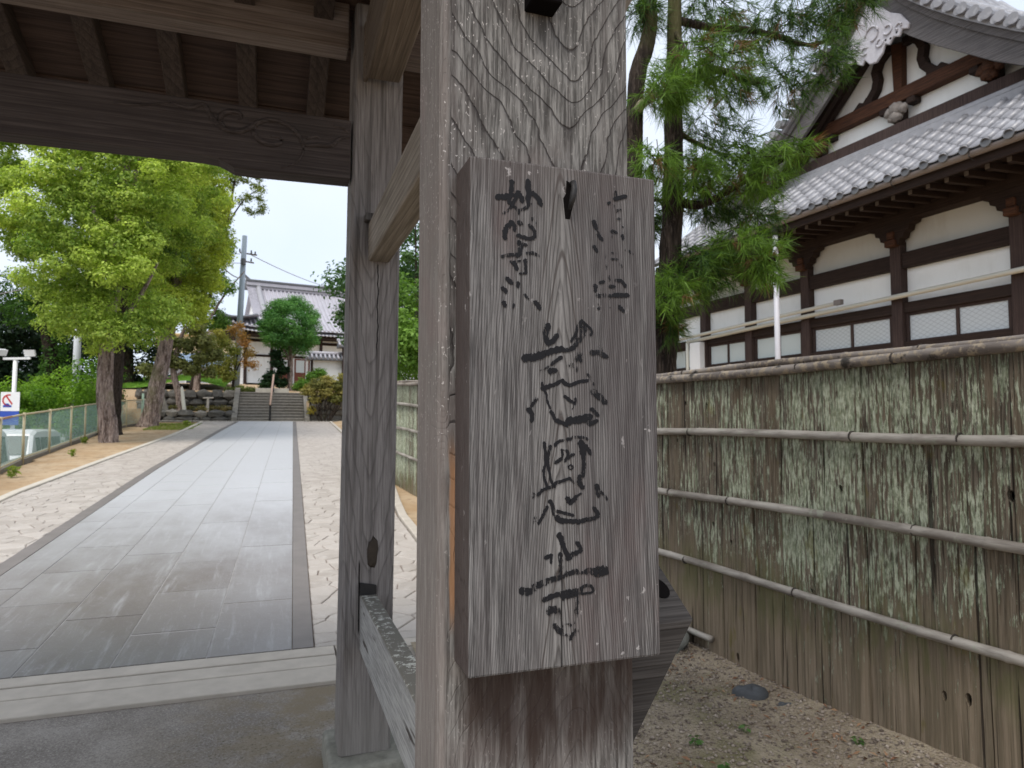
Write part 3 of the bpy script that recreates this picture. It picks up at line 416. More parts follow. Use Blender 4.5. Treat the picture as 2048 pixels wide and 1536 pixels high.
def paving(xa, xb, ya, yb, yfar, seed, limit):
    bed = strip('paving', M['pave_bed'], xa, xb, ya, yb, .013, 12)
    rr = random.Random(seed); pts = []; s = .235; j = 0; y = ya - s
    while y < yb + s:
        x0, x1 = xa(max(ya, min(yb, y))) - s, xb(max(ya, min(yb, y))) + s; x = x0 + (s / 2 if j % 2 else 0)
        while x < x1: pts.append((x + (rr.random() - .5) * s * .75, y + (rr.random() - .5) * s * .75)); x += s
        y += s * .88; j += 1
    cnt = 0; many = MB()
    for i, (px, py) in enumerate(pts):
        if not (ya - .1 < py < yb + .1): continue
        poly = [(px - .4, py - .4), (px + .4, py - .4), (px + .4, py + .4), (px - .4, py + .4)]
        for qx, qy in pts:
            dx, dy = qx - px, qy - py; d = dx * dx + dy * dy
            if 0 < d < .64:
                L = math.sqrt(d); k = (L / 2 - .0045) / L; poly = clip(poly, px + dx * k, py + dy * k, dx, dy)
                if not poly: break
        if not poly: continue
        m = max(ya, min(yb, py)); xl, xr = xa(m) + .004, xb(m) - .004
        poly = clip(poly, xl, 0, -1, 0); poly = clip(poly, xr, 0, 1, 0) if poly else poly
        poly = clip(poly, 0, ya + .004, 0, -1) if poly else poly; poly = clip(poly, 0, yb - .004, 0, 1) if poly else poly
        if len(poly) < 3: continue
        area = .5 * abs(sum(poly[a][0] * poly[(a + 1) % len(poly)][1] - poly[(a + 1) % len(poly)][0] * poly[a][1] for a in range(len(poly))))
        if area < .002: continue
        cx_, cy_ = sum(p[0] for p in poly) / len(poly), sum(p[1] for p in poly) / len(poly); h = .022 + rr.random() * .006
        out = [(a, b, zz(b, .0)) for a, b in poly]; mid = [(a, b, zz(b, h - .006)) for a, b in poly]
        top = [(cx_ + (a - cx_) * .93, cy_ + (b - cy_) * .93, zz(b, h)) for a, b in poly]; n = len(poly)
        mb = many if cnt >= limit else MB()
        mb.add(out + mid + top, [(q, (q + 1) % n, n + (q + 1) % n, n + q) for q in range(n)] + [(n + q, n + (q + 1) % n, 2 * n + (q + 1) % n, 2 * n + q) for q in range(n)] + [tuple(range(2 * n, 3 * n))])
        if cnt < limit: mb.build('paving_stone', M['pave'], bed)
        cnt += 1
    if many.v: tag(many.build('paving_stone', M['pave'], bed), kind='stuff')
    strip('paving', M['pave_far'], xa, xb, yb, yfar, .022, 24)
paving(off(KL, .14), off(PL, -.154), 4.75, 14.0, 33.4, 5, 290)
paving(off(PR, .139), off(KR, -.12), 4.75, 12.5, 33.4, 6, 290)
strip('kerb', M['kerb2'], off(KL, 0), off(KL, .13), 4.75, 33.0, .05, 26, .12, bevel=.01)
strip('kerb', M['kerb'], off(KR, -.11), off(KR, .0), 4.75, 33.0, .06, 26, .14, bevel=.01)
# landing in front of the stair, pale concrete edge of the cross path
mb = MB(); mb.add([(-9, 33.4, 1.668), (9, 33.4, 1.668), (9, 34.32, 1.69), (-9, 34.32, 1.69)], [(0, 1, 2, 3)])
tag(mb.build('cross_path', M['kerb2']), kind='structure')
# parking ground below the wire fence
mb = MB(); mb.add([(-40, 7, -.44), (-5.0, 7, -.44), (-5.5, 27, -.44), (-40, 27, -.44)], [(0, 1, 2, 3)])
tag(mb.build('parking_lot', plain('parking_asphalt', (.13, .13, .13), .9, .15, 4.0)), kind='structure')
# low footing below the wire fence
mb = MB()
for (xa, ya), (xb, yb) in zip(FENCE, FENCE[1:]):
    mb.hexa([(xa - .2, ya, -.6), (xa + .02, ya, -.6), (xb + .02, yb, -.6), (xb - .2, yb, -.6), (xa - .2, ya, gz(ya) + .05), (xa + .02, ya, gz(ya) + .05), (xb + .02, yb, gz(yb) + .05), (xb - .2, yb, gz(yb) + .05)])
tag(mb.build('fence_footing', plain('dark_concrete_footing', (.17, .15, .12), .95, .2, 6.0)), 'low dark concrete footing under the green wire fence', 'low wall')

# gravelly yard right of the gate post
g = G('gravel_soil'); v = g.coord('Object')
n1 = g.noise(v, 2.6, 5, .65); n2 = g.noise(v, 55, 4, .65); vo = g.vor(v, 85.0, out='Color'); vd = g.vor(v, 85.0)
c = g.mix(g.maprange(n1, .38, .66), (.225, .185, .125), (.37, .315, .22)); c = g.mix(g.mt('MULTIPLY', g.sep(vo)[0], .5), c, (.42, .345, .285)); c = g.mix(g.maprange(n2, .52, .74), c, (.12, .085, .065))
c = g.mix(g.mt('MULTIPLY', g.maprange(g.noise(g.vm('ADD', v, (7, 3, 0)), 1.7, 4, .6), .52, .68), .7), c, (.17, .16, .075))
M['yard'] = g.done(c, .95, g.bump(g.mt('ADD', g.mt('MULTIPLY', vd, -1.2), n2), .7, .012), .12)
def yz(x, y): return .012 + .018 * math.sin(2.1 * x + 1.3 * y) + .012 * math.sin(5.3 * x - 3.1 * y) + .05 * max(0, min(1, (x - 2.35) / .4)) * (1 if y < 4.2 else .5) + max(0, .02 * (y - 3.2)) + (gz(y) if y > Y0 else 0)
mb = MB(); mb.grid(lambda x, y: (x, y, yz(x, y)), [.88 + .05 * i for i in range(46)], [.2 + .06 * i for i in range(74)])
tag(mb.build('gravel_yard', M['yard'], smooth=True), kind='structure')
# loose pebbles
n = 9500; px = 1.0 + rng.random(n) * 1.75; py = 1.1 + rng.random(n) ** .8 * 3.0; sz = .0035 + .0095 * rng.random(n) ** 2.6
V = []; T = []
oct_ = np.array([(1, 0, 0), (0, 1, 0), (-1, 0, 0), (0, -1, 0), (0, 0, .75), (0, 0, -.5)]); of = np.array([(0, 1, 4), (1, 2, 4), (2, 3, 4), (3, 0, 4), (1, 0, 5), (2, 1, 5), (3, 2, 5), (0, 3, 5)])
ang = rng.random(n) * 6.28; st = .7 + .6 * rng.random((n, 3))
pv = oct_[None] * st[:, None] * sz[:, None, None]; ca, sa = np.cos(ang)[:, None], np.sin(ang)[:, None]
pz = np.array([yz(a, b) for a, b in zip(px, py)])
pv = np.stack([pv[..., 0] * ca - pv[..., 1] * sa + px[:, None], pv[..., 0] * sa + pv[..., 1] * ca + py[:, None], pv[..., 2] + pz[:, None] + sz[:, None] * .3], -1)
t = rng.random((n, 1)); pc = np.array([.13, .10, .08]) * (1 - t) + np.array([.42, .355, .29]) * t
gm = G('pebble'); M['pebble'] = gm.done(gm.n('ShaderNodeVertexColor', layer_name='Col').outputs[0], .85, None, .25)
o = tris_object('gravel', pv.reshape(-1, 3), (of[None] + 6 * np.arange(n)[:, None, None]).reshape(-1, 3), np.repeat(pc, 6, 0), M['pebble']); o['kind'] = 'stuff'
# dry brown needles and leaf bits
n = 420; ctr = np.array([(1.75, 2.35), (2.35, 3.75), (2.5, 3.3), (1.5, 1.75), (2.45, 2.6), (1.25, 1.62)]); k = rng.integers(0, 6, n)
P = np.c_[ctr[k] + rng.normal(size=(n, 2)) * np.array([.16, .22]), np.zeros(n)]; P[:, 0] = np.clip(P[:, 0], .95, 2.72); P[:, 2] = [yz(a, b) + .008 for a, b in P[:, :2]]
t = rng.random((n, 1)); o = leaves('dry_leaves', P, unit(rng.normal(size=(n, 3)) * .35 + np.array([0, 0, 1])), .02 + .03 * rng.random(n), np.array([.20, .09, .05]) * (1 - t) + np.array([.34, .22, .13]) * t, M['pebble'], None, .28); o['kind'] = 'stuff'
# ------------------------------------------------------------------ the temple gate
GX, GY = .376, 1.035
gate = empty('temple_gate', (GX, GY, 0), 'weathered grey timber temple gate with square posts and carved cross beam', 'gate')
# main post: cathedral grain on the front, V grain on the side
g = G('main_post_wood'); v = g.coord('Object'); s = g.sep(v)
wrp = g.vm('SUBTRACT', g.noise(g.scale(v, (1, 1, .8)), 11.0, 5, .55, out='Color'), (.5, .5, .5)); wv = g.vm('ADD', v, g.vm('SCALE', wrp, sc=.042)); ws = g.sep(wv)
dx = g.mt('SUBTRACT', ws[0], .054); side0 = g.maprange(s[0], -.139, -.147)
dx = g.mt('ADD', g.mt('MULTIPLY', dx, 1.3), g.mt('MULTIPLY', g.mt('MAXIMUM', dx, 0.0), .75))
qf = g.mt('SQRT', g.mt('ADD', g.mt('POWER', dx, 2.0), .0006)); qs = g.mt('SQRT', g.mt('ADD', g.mt('POWER', g.mt('MULTIPLY', ws[1], 9.0), 2.0), .003)); q = g.sep(g.mix(side0, qf, qs))[0]
zone = g.maprange(s[2], 1.25, 1.65)
F = g.mix(zone, g.mt('ADD', ws[2], g.mt('MULTIPLY', q, 1.9)), g.mt('SUBTRACT', ws[2], q)); F = g.sep(F)[0]
rf = g.mt('FRACT', g.mt('ADD', g.mt('MULTIPLY', F, 19.0), g.mt('MULTIPLY', g.noise(g.scale(v, (.15, .15, .8)), 9.0, 2), 3.4)))
line = g.ramp(rf, [(0, 0), (.6, .03), (.86, .25), (.955, 1.0), (1.0, .1)])
line = g.mt('MULTIPLY', line, g.mt('MULTIPLY', g.mt('MULTIPLY_ADD', zone, .72, .28), g.mt('SUBTRACT', 1.0, g.mt('MULTIPLY', side0, .8))))
fib = g.noise(g.scale(v, (210, 210, 13)), 1.0, 4, .72); fib2 = g.noise(g.scale(v, (70, 70, 2.0)), 1.0, 3, .55)
c = g.mix(g.maprange(fib, .35, .66), (.066, .062, .057), (.262, .251, .235)); c = g.mix(g.mt('MULTIPLY', g.maprange(fib2, .48, .75), .55), c, (.085, .072, .068))
c = g.mix(g.mt('MULTIPLY', g.maprange(g.noise(v, 3.2, 4, .6), .46, .66), .55), c, (.145, .115, .105))
c = g.mix(g.mt('MULTIPLY', g.maprange(g.noise(g.vm('ADD', v, (5, 0, 2)), 4.5, 3, .6), .58, .7), .35), c, (.20, .12, .12))
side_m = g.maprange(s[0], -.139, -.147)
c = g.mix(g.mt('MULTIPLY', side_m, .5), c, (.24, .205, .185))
c = g.mix(g.mt('MULTIPLY', line, .92), c, (.026, .021, .020))
# pale scratches and droppings
fv = g.vm('ADD', v, g.vm('SCALE', g.vm('SUBTRACT', g.noise(v, 90, 2, out='Color'), (.5, .5, .5)), sc=.016))
d1 = g.vor(g.scale(fv, (1, 1, .5)), 190.0); c1 = g.sep(g.vor(g.scale(fv, (1, 1, .5)), 190.0, out='Color'))
fleck = g.mt('MULTIPLY', g.maprange(d1, .27, .14), g.mt('GREATER_THAN', c1[0], .56)); fleck = g.mt('MULTIPLY', fleck, g.maprange(g.noise(v, 5.0, 3, .6), .38, .56))
fleck = g.mt('MULTIPLY', fleck, g.mt('MULTIPLY_ADD', zone, .72, .28)); c = g.mix(g.mt('MULTIPLY', fleck, .72), c, (.60, .56, .53))
# water stain just under the name board, torn orange strip beside it
stn = g.mt('MULTIPLY', g.maprange(g.mt('ADD', s[2], g.mt('MULTIPLY', g.noise(g.scale(v, (7, 7, 1)), 2.0, 4, .7), .26)), 1.12, 1.22), g.maprange(s[2], 1.205, 1.195)); stn = g.mt('MULTIPLY', stn, g.maprange(s[0], -.135, -.10))
stn = g.mt('MULTIPLY', stn, g.maprange(g.noise(g.scale(v, (26, 26, 3)), 1.0, 4, .7), .28, .55)); c = g.mix(g.mt('MULTIPLY', stn, .85), c, (.040, .024, .018))
nz = g.mt('MULTIPLY', g.mt('SUBTRACT', g.noise(g.scale(v, (14, 14, 5)), 1.0, 3), .5), .022); ox = g.mt('ADD', s[0], nz)
tear = g.mt('MULTIPLY', g.mt('MULTIPLY', g.maprange(ox, -.142, -.138), g.maprange(ox, -.128, -.132)), g.mt('MULTIPLY', g.maprange(s[2], 1.20, 1.26), g.maprange(s[2], 1.50, 1.42)))
c = g.mix(g.mt('MULTIPLY', tear, .85), c, (.36, .19, .095))
M['post'] = g.done(c, .8, g.bump(g.mt('SUBTRACT', g.mt('MULTIPLY', fib, .7), g.mt('MULTIPLY', line, 1.3)), .55, .004), .22)
mb = MB(); mb.box(.2215, .529, .953, 1.118, .06, 3.35)
o = mb.build('main_post', M['post'], gate, .0125, seg=2); o['label'] = 'thick front post with arched grain and pale scratches'
mb = MB(); mb.box(.15, .60, .88, 1.19, -.05, .07); mb.build('foundation_stone', M['stone_base'], gate, .012)
mb = MB(); mb.prism([(.350, .915, 2.128), (.397, .915, 2.128), (.397, .96, 2.128), (.350, .96, 2.128)], (0, 0, .09)); mb.build('peg', M['hole'], gate, .002)
# rear post, leaning very slightly
def lean(x, z): return x + .0093 * (z - 1.5)
mb = MB(); mb.hexa([(lean(.300, .1), 3.05, .1), (lean(.518, .1), 3.05, .1), (lean(.518, .1), 3.26, .1), (lean(.300, .1), 3.26, .1), (lean(.300, 3.4), 3.05, 3.4), (lean(.518, 3.4), 3.05, 3.4), (lean(.518, 3.4), 3.26, 3.4), (lean(.300, 3.4), 3.26, 3.4)])
g = G('rear_post_wood'); v = g.coord('Object'); s = g.sep(v)
wv = g.vm('ADD', v, g.vm('SCALE', g.vm('SUBTRACT', g.noise(g.scale(v, (1, 1, .4)), 8.0, 3, .5, out='Color'), (.5, .5, .5)), sc=.05)); ws = g.sep(wv)
dx = g.mt('SUBTRACT', ws[0], .025)
arch = g.mt('SUBTRACT', ws[2], g.mt('SQRT', g.mt('ADD', g.mt('POWER', g.mt('MULTIPLY', dx, 5.5), 2.0), .004)))
rf = g.mt('FRACT', g.mt('ADD', g.mt('MULTIPLY', arch, 4.5), g.mt('MULTIPLY', g.noise(g.scale(v, (.7, .7, .5)), 4.0, 3), 3.2)))
line = g.mt('MULTIPLY', g.ramp(rf, [(0, 0), (.72, .08), (.93, 1.0), (1.0, .1)]), g.maprange(g.noise(v, 2.2, 2), .4, .6))
fib = g.noise(g.scale(v, (230, 230, 6)), 1.0, 3, .6); fib2 = g.noise(g.scale(v, (46, 46, 1.2)), 1.0, 3, .55)
c = g.mix(g.maprange(fib, .3, .7), (.15, .137, .131), (.28, .262, .253)); c = g.mix(g.mt('MULTIPLY', g.maprange(fib2, .45, .72), .6), c, (.055, .048, .045)); c = g.mix(g.mt('MULTIPLY', line, .38), c, (.035, .03, .03))
low = g.maprange(g.mt('ADD', s[2], g.mt('MULTIPLY', g.noise(v, 6.0, 3), .3)), .75, .3); c = g.mix(g.mt('MULTIPLY', low, .5), c, (.24, .225, .20))
crk = g.mt('MULTIPLY', g.maprange(g.mt('ABSOLUTE', g.mt('ADD', g.mt('SUBTRACT', s[0], .052), g.mt('MULTIPLY', g.mt('SUBTRACT', g.noise(g.scale(v, (0, 0, 1)), 9.0, 2), .5), .03))), .0034, .0016), g.mt('MULTIPLY', g.maprange(s[2], 1.78, 1.86), g.maprange(s[2], 2.215, 2.205)))
crk2 = g.mt('MULTIPLY', g.maprange(g.mt('ABSOLUTE', g.mt('ADD', s[0], .013)), .0040, .0020), g.mt('MULTIPLY', g.maprange(s[2], .60, .63), g.maprange(s[2], .93, .90)))
c = g.mix(g.mt('MAXIMUM', crk, crk2), c, (.006, .005, .005))
M['rear'] = g.done(c, .8, g.bump(g.mt('SUBTRACT', fib, g.mt('MULTIPLY', line, 1.2)), .4, .004), .22)
o = mb.build('rear_post', M['rear'], gate, .012, seg=1); o['label'] = 'slimmer grey rear post standing on a mossy block'
# knot on the rear post
mb = MB(); mb.rock((.419, 3.049, .95), .021, .004, .062, 4, n=12); mb.build('knot', plain('dark_knot', (.045, .036, .028), .9, .3, 40), gate, smooth=True)
mb = MB(); mb.hexa([(.236, 2.93, -.06), (.575, 2.93, -.06), (.575, 3.38, -.06), (.236, 3.38, -.06), (.243, 2.955, .105), (.560, 2.955, .112), (.556, 3.36, .115), (.246, 3.36, .105)])
o = mb.build('foundation_stone', M['stone_base'], gate, .014, seg=2)
# twin posts of the far side of the opening (out of the photograph to the left)
mb = MB(); mb.box(-3.32, -3.0, .953, 1.118, .06, 3.35); mb.build('main_post', M['rear'], gate, .012)
mb = MB(); mb.box(-3.30, -3.08, 3.05, 3.26, .06, 3.4); mb.build('rear_post', M['rear'], gate, .012)
# timbers joining front and rear posts
mb = MB(); mb.box(.384, .481, 1.118, 3.06, 2.224, 2.392); o = mb.build('brace', M['wood_y'], gate, .006); o['label'] = 'pale upper tie between front and rear post'
mb = MB(); mb.box(.368, .436, 1.118, 3.06, .54, .776)
g = G('bleached_rail_wood'); v = g.coord('Object'); s = g.sep(v); fib = g.noise(g.scale(v, (120, 5, 120)), 1.0, 3, .6); lic = g.noise(v, 30, 5, .75)
c = g.mix(g.maprange(fib, .3, .7), (.22, .22, .215), (.40, .40, .39)); topm = g.maprange(s[2], .765, .774); c = g.mix(topm, c, (.15, .14, .12)); c = g.mix(g.mt('MULTIPLY', g.maprange(lic, .53, .62), g.mt('MULTIPLY_ADD', topm, .7, .25)), c, (.50, .50, .45))
c = g.mix(g.maprange(g.noise(g.scale(v, (8, 1.0, 8)), 3.0, 3), .62, .7), c, (.07, .06, .055))
o = mb.build('stretcher', g.done(c, .85, g.bump(fib, .4, .004), .2), gate, .005); o['label'] = 'bleached lower rail with lichen on top'
mb = MB(); mb.prism([(.364, 3.03, .776), (.434, 3.03, .776), (.434, 3.03, .812), (.366, 3.03, .826)], (0, .03, 0)); mb.build('wedge', M['black'], gate)
mb = MB(); mb.box(.356, .508, 1.118, 3.0, 3.022, 3.30); mb.box(.352, .372, 2.999, 3.06, 3.03, 3.29); o = mb.build('tie_beam', wood('tie_beam_wood', (.06, .046, .036), (.15, .12, .095), (.24, .20, .165), 1), gate, .008)
mb = MB(); mb.box(.365, .405, 3.0, 3.06, 2.392, 2.425); mb.build('wedge', M['wood_dark'], gate, .003)
# purlin above and its continuation right of the post
mb = MB(); mb.box(-4.2, .292, 3.085, 3.205, 3.194, 3.40); mb.build('purlin', wood('purlin_wood', (.07, .05, .04), (.17, .13, .107), (.26, .215, .185), 0), gate, .004)
mb = MB(); mb.box(.542, 1.35, 3.085, 3.205, 3.194, 3.40); mb.build('purlin', M['wood_x'], gate, .004)
# carved lintel with its undercut
pr = [(-3.08, 2.596)] + [(-.30, 2.612), (-.235, 2.606), (-.205, 2.592), (-.175, 2.576), (-.12, 2.574)] + [(.303, 2.580), (.303, 2.845), (-3.08, 2.845)]
mb = MB(); mb.prism([(x, 3.050, z) for x, z in pr], (0, .106, 0))
beam = mb.build('carved_beam', wood('lintel_wood', (.023, .017, .016), (.056, .044, .040), (.095, .077, .070), 0), gate, .004); beam['label'] = 'dark lintel with carved cloud scrolls'
mb = MB()
for k, ln in enumerate(SCROLL):
    pts = [Vector((x, 3.0505, z)) for x, z in ln]; fine = []
    for i in range(len(pts) - 1):                      # Catmull-Rom refinement
        p0, p1, p2, p3 = pts[max(i - 1, 0)], pts[i], pts[i + 1], pts[min(i + 2, len(pts) - 1)]
        for t in (0, .25, .5, .75): fine.append(.5 * ((2 * p1) + (p2 - p0) * t + (2 * p0 - 5 * p1 + 4 * p2 - p3) * t * t + (3 * p1 - p0 - 3 * p2 + p3) * t ** 3))
    fine.append(pts[-1]); n = len(fine); wd = .0125 if k < 4 else .007
    mb.tube(fine, [wd * (.35 + .65 * math.sin(math.pi * min(1, (i + 1) / n * 1.05) ** .8)) for i in range(n)], 6)
mb.build('scroll', wood('scroll_wood', (.02, .015, .014), (.05, .038, .034), (.11, .09, .082), 0), beam, smooth=True)
# roof: rear and front slopes seen from below
def eave(y): return 3.345 - .38 * (y - 3.14) if y > 1.04 else 4.143 + .38 * (y - 1.04) * 1.0
sl = (1 + .38 ** 2) ** .5
x = -4.085
while x < 1.3:
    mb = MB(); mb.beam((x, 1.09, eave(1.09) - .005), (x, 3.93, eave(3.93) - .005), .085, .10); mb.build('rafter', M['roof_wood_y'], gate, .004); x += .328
yb = 3.97; k = 0
while yb > 1.1:
    ya = max(yb - .205, 1.06); mb = MB()
    zo = .062 + .014 * (k % 2)
    for xa, xb in ((-4.3, -1.55), (-1.546, 1.5)):
        mb.hexa([(xa, ya, eave(ya) + zo), (xb, ya, eave(ya) + zo), (xb, yb, eave(yb) + zo - .008), (xa, yb, eave(yb) + zo - .008), (xa, ya, eave(ya) + zo + .014), (xb, ya, eave(ya) + zo + .014), (xb, yb, eave(yb) + zo + .010), (xa, yb, eave(yb) + zo + .010)])
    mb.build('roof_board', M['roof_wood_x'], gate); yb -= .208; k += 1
mb = MB(); fb = lambda y: 4.118 + .38 * (y - 1.04)
mb.hexa([(-4.4, 1.0, 4.24), (1.6, 1.0, 4.24), (1.6, 4.0, eave(4.0) + .10), (-4.4, 4.0, eave(4.0) + .10), (-4.4, 1.0, 4.36), (1.6, 1.0, 4.36), (1.6, 4.05, eave(4.0) + .2), (-4.4, 4.05, eave(4.0) + .2)]); mb.build('roof', M['tile'], gate)
mb = MB(); mb.hexa([(-4.4, .15, 3.90), (1.6, .15, 3.90), (1.6, 1.0, 4.24), (-4.4, 1.0, 4.24), (-4.4, .12, 4.0), (1.6, .12, 4.0), (1.6, 1.0, 4.36), (-4.4, 1.0, 4.36)]); mb.build('roof', M['tile'], gate)
# ridge beam over the front posts, side bracket right of the main post
mb = MB(); mb.box(-4.0, 1.2, .95, 1.12, 3.36, 3.7); mb.build('ridge_beam', M['wood_x'], gate, .008)
mb = MB()
fr = [(.530, 1.136, 1.136), (.756, 1.136, 1.136), (.530, 1.136, .775)]; bk = [(.530, 1.262, 1.217), (.756, 1.262, 1.217), (.530, 1.262, .775)]
mb.add(fr + bk, [(0, 2, 1), (3, 4, 5), (0, 1, 4, 3), (1, 2, 5, 4), (2, 0, 3, 5)])
br = mb.build('side_bracket', wood('bracket_wood', (.02, .017, .015), (.042, .037, .034), (.085, .077, .072), 0), gate, .003); br['label'] = 'dark wedge shaped bracket jutting right of the main post'
mb = MB(); c0 = Vector((.722, 1.203, 1.1805)); nn = Vector((0, -.081, .126)).normalized(); tt = Vector((1, 0, 0)); bb = nn.cross(tt)
mb.add([c0 + nn * .0012 + tt * .019 * math.cos(a) + bb * .026 * math.sin(a) for a in [i * math.pi / 12 for i in range(24)]] + [c0 - nn * .012 + tt * .015 * math.cos(a) + bb * .02 * math.sin(a) for a in [i * math.pi / 12 for i in range(24)]], [(i, (i + 1) % 24, 24 + (i + 1) % 24, 24 + i) for i in range(24)] + [tuple(range(24))]); mb.build('bolt_hole', M['hole'], br)

# ------------------------------------------------------------------ the name board
board = empty('sign_board', (.384, .953, 1.174), 'thick grey wooden name board with brushed black characters hung on main post', 'sign board')
g = G('name_board_wood'); v = g.coord('Object'); s = g.sep(v)
wrp = g.vm('SUBTRACT', g.noise(g.scale(v, (1, 1, .35)), 6.5, 3, .5, out='Color'), (.5, .5, .5)); wv = g.vm('ADD', v, g.vm('SCALE', wrp, sc=.024)); ws = g.sep(wv)
ax = g.mt('ABSOLUTE', g.mt('ADD', ws[0], .012)); ax = g.mt('SQRT', g.mt('ADD', g.mt('POWER', ax, 2.0), .00018))
F = g.mt('ADD', g.mt('MULTIPLY', ws[2], .8), g.mt('MULTIPLY', ax, 15.0))
rf = g.mt('FRACT', g.mt('ADD', g.mt('MULTIPLY', F, 19.0), g.mt('MULTIPLY', g.noise(g.scale(v, (1, 1, .10)), 26.0, 3), 4.2)))
inner = g.maprange(ax, .012, .05); line = g.mt('MULTIPLY', g.ramp(rf, [(0, .1), (.5, .0), (.88, 1.0), (1.0, .1)]), g.mt('MULTIPLY', g.mt('MULTIPLY_ADD', inner, -.15, .95), g.maprange(g.noise(g.scale(v, (60, 60, 5)), 1.0, 3), .22, .5)))
fib = g.noise(g.scale(v, (250, 250, 9)), 1.0, 4, .72); band = g.noise(g.scale(v, (17, 17, .9)), 1.0, 3, .55)
c = g.mix(g.maprange(fib, .34, .68), (.058, .055, .054), (.245, .236, .230)); c = g.mix(g.mt('MULTIPLY', g.maprange(band, .38, .68), .75), c, (.085, .074, .074))
c = g.mix(g.mt('MULTIPLY', g.maprange(g.noise(g.scale(v, (5, 5, 2)), 1.6, 4, .6), .52, .72), .4), c, (.15, .105, .098)); xr = g.mt('ADD', ws[0], .012); hyp = g.mt('SUBTRACT', g.mt('SQRT', g.mt('ADD', g.mt('POWER', xr, 2.0), .00005)), .007); arcs = None
for z0 in (.568, .676, .335, .13):
    a_ = g.maprange(g.mt('ABSOLUTE', g.mt('SUBTRACT', g.mt('ADD', ws[2], g.mt('MULTIPLY', hyp, 6.5)), z0)), .010, .002); a_ = g.mt('MULTIPLY', a_, g.maprange(g.mt('ABSOLUTE', xr), .038, .022)); arcs = a_ if arcs is None else g.mt('MAXIMUM', arcs, a_)
light = g.maprange(g.mt('ABSOLUTE', xr), .05, .01); c = g.mix(g.mt('MULTIPLY', light, .35), c, (.235, .222, .21))
c = g.mix(g.mt('MULTIPLY', line, .72), c, (.034, .029, .028)); c = g.mix(g.mt('MULTIPLY', arcs, .75), c, (.05, .04, .036))
edge = g.maprange(s[2], .60, .70); c = g.mix(g.mt('MULTIPLY', edge, .35), c, (.10, .078, .07))
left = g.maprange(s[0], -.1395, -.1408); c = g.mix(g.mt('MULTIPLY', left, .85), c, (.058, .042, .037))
fv = g.vm('ADD', v, g.vm('SCALE', g.vm('SUBTRACT', g.noise(v, 80, 2, out='Color'), (.5, .5, .5)), sc=.02))
d1 = g.vor(g.scale(fv, (1, 1, .35)), 95.0); c1 = g.sep(g.vor(g.scale(fv, (1, 1, .35)), 95.0, out='Color'))
fleck = g.mt('MULTIPLY', g.mt('MULTIPLY', g.maprange(d1, .26, .13), g.mt('GREATER_THAN', c1[0], .78)), g.maprange(g.noise(v, 7.0, 3, .6), .48, .62)); c = g.mix(g.mt('MULTIPLY', fleck, .5), c, (.55, .52, .51))
ck = g.mt('MULTIPLY', g.maprange(g.mt('ABSOLUTE', g.mt('ADD', g.mt('SUBTRACT', s[0], -.0105), g.mt('MULTIPLY', g.mt('SUBTRACT', g.noise(g.scale(v, (0, 0, 1)), 14.0, 2), .5), .006))), .0011, .0004), g.maprange(s[2], .185, .165)); c = g.mix(ck, c, (.008, .007, .007))
M['board'] = g.done(c, .78, g.bump(g.mt('SUBTRACT', g.mt('MULTIPLY', fib, .8), g.mt('ADD', g.mt('MULTIPLY', line, .8), g.mt('MULTIPLY', ck, 2.0))), .6, .003), .25)
mb = MB(); mb.box(.243, .5255, .874, .949, 1.174, 1.862); mb.build('board', M['board'], board, .0035, seg=2)
mb = MB(); mb.box(.29, .48, .949, .953, 1.22, 1.82); mb.build('backing_batten', M['hole'], board)
g = G('worn_black_ink'); v = g.coord('Object'); wear = g.n('ShaderNodeAttribute', attribute_name='wear').outputs['Fac']
nz = g.mt('ADD', g.mt('MULTIPLY', g.noise(g.scale(v, (380, 380, 26)), 1.0, 3, .7), .6), g.mt('MULTIPLY', g.noise(v, 120, 4, .7), .4))
al = g.maprange(g.mt('SUBTRACT', nz, g.mt('MULTIPLY', wear, .30)), .305, .35)
p = g.n('ShaderNodeBsdfPrincipled'); g.put(p.inputs['Base Color'], (.010, .010, .012)); p.inputs['Roughness'].default_value = .7; p.inputs['Specular IOR Level'].default_value = .2; g.put(p.inputs['Alpha'], al)
g.t.links.new(p.outputs[0], g.out.inputs[0]); M['ink'] = g.m
ri = random.Random(11); lay = 0
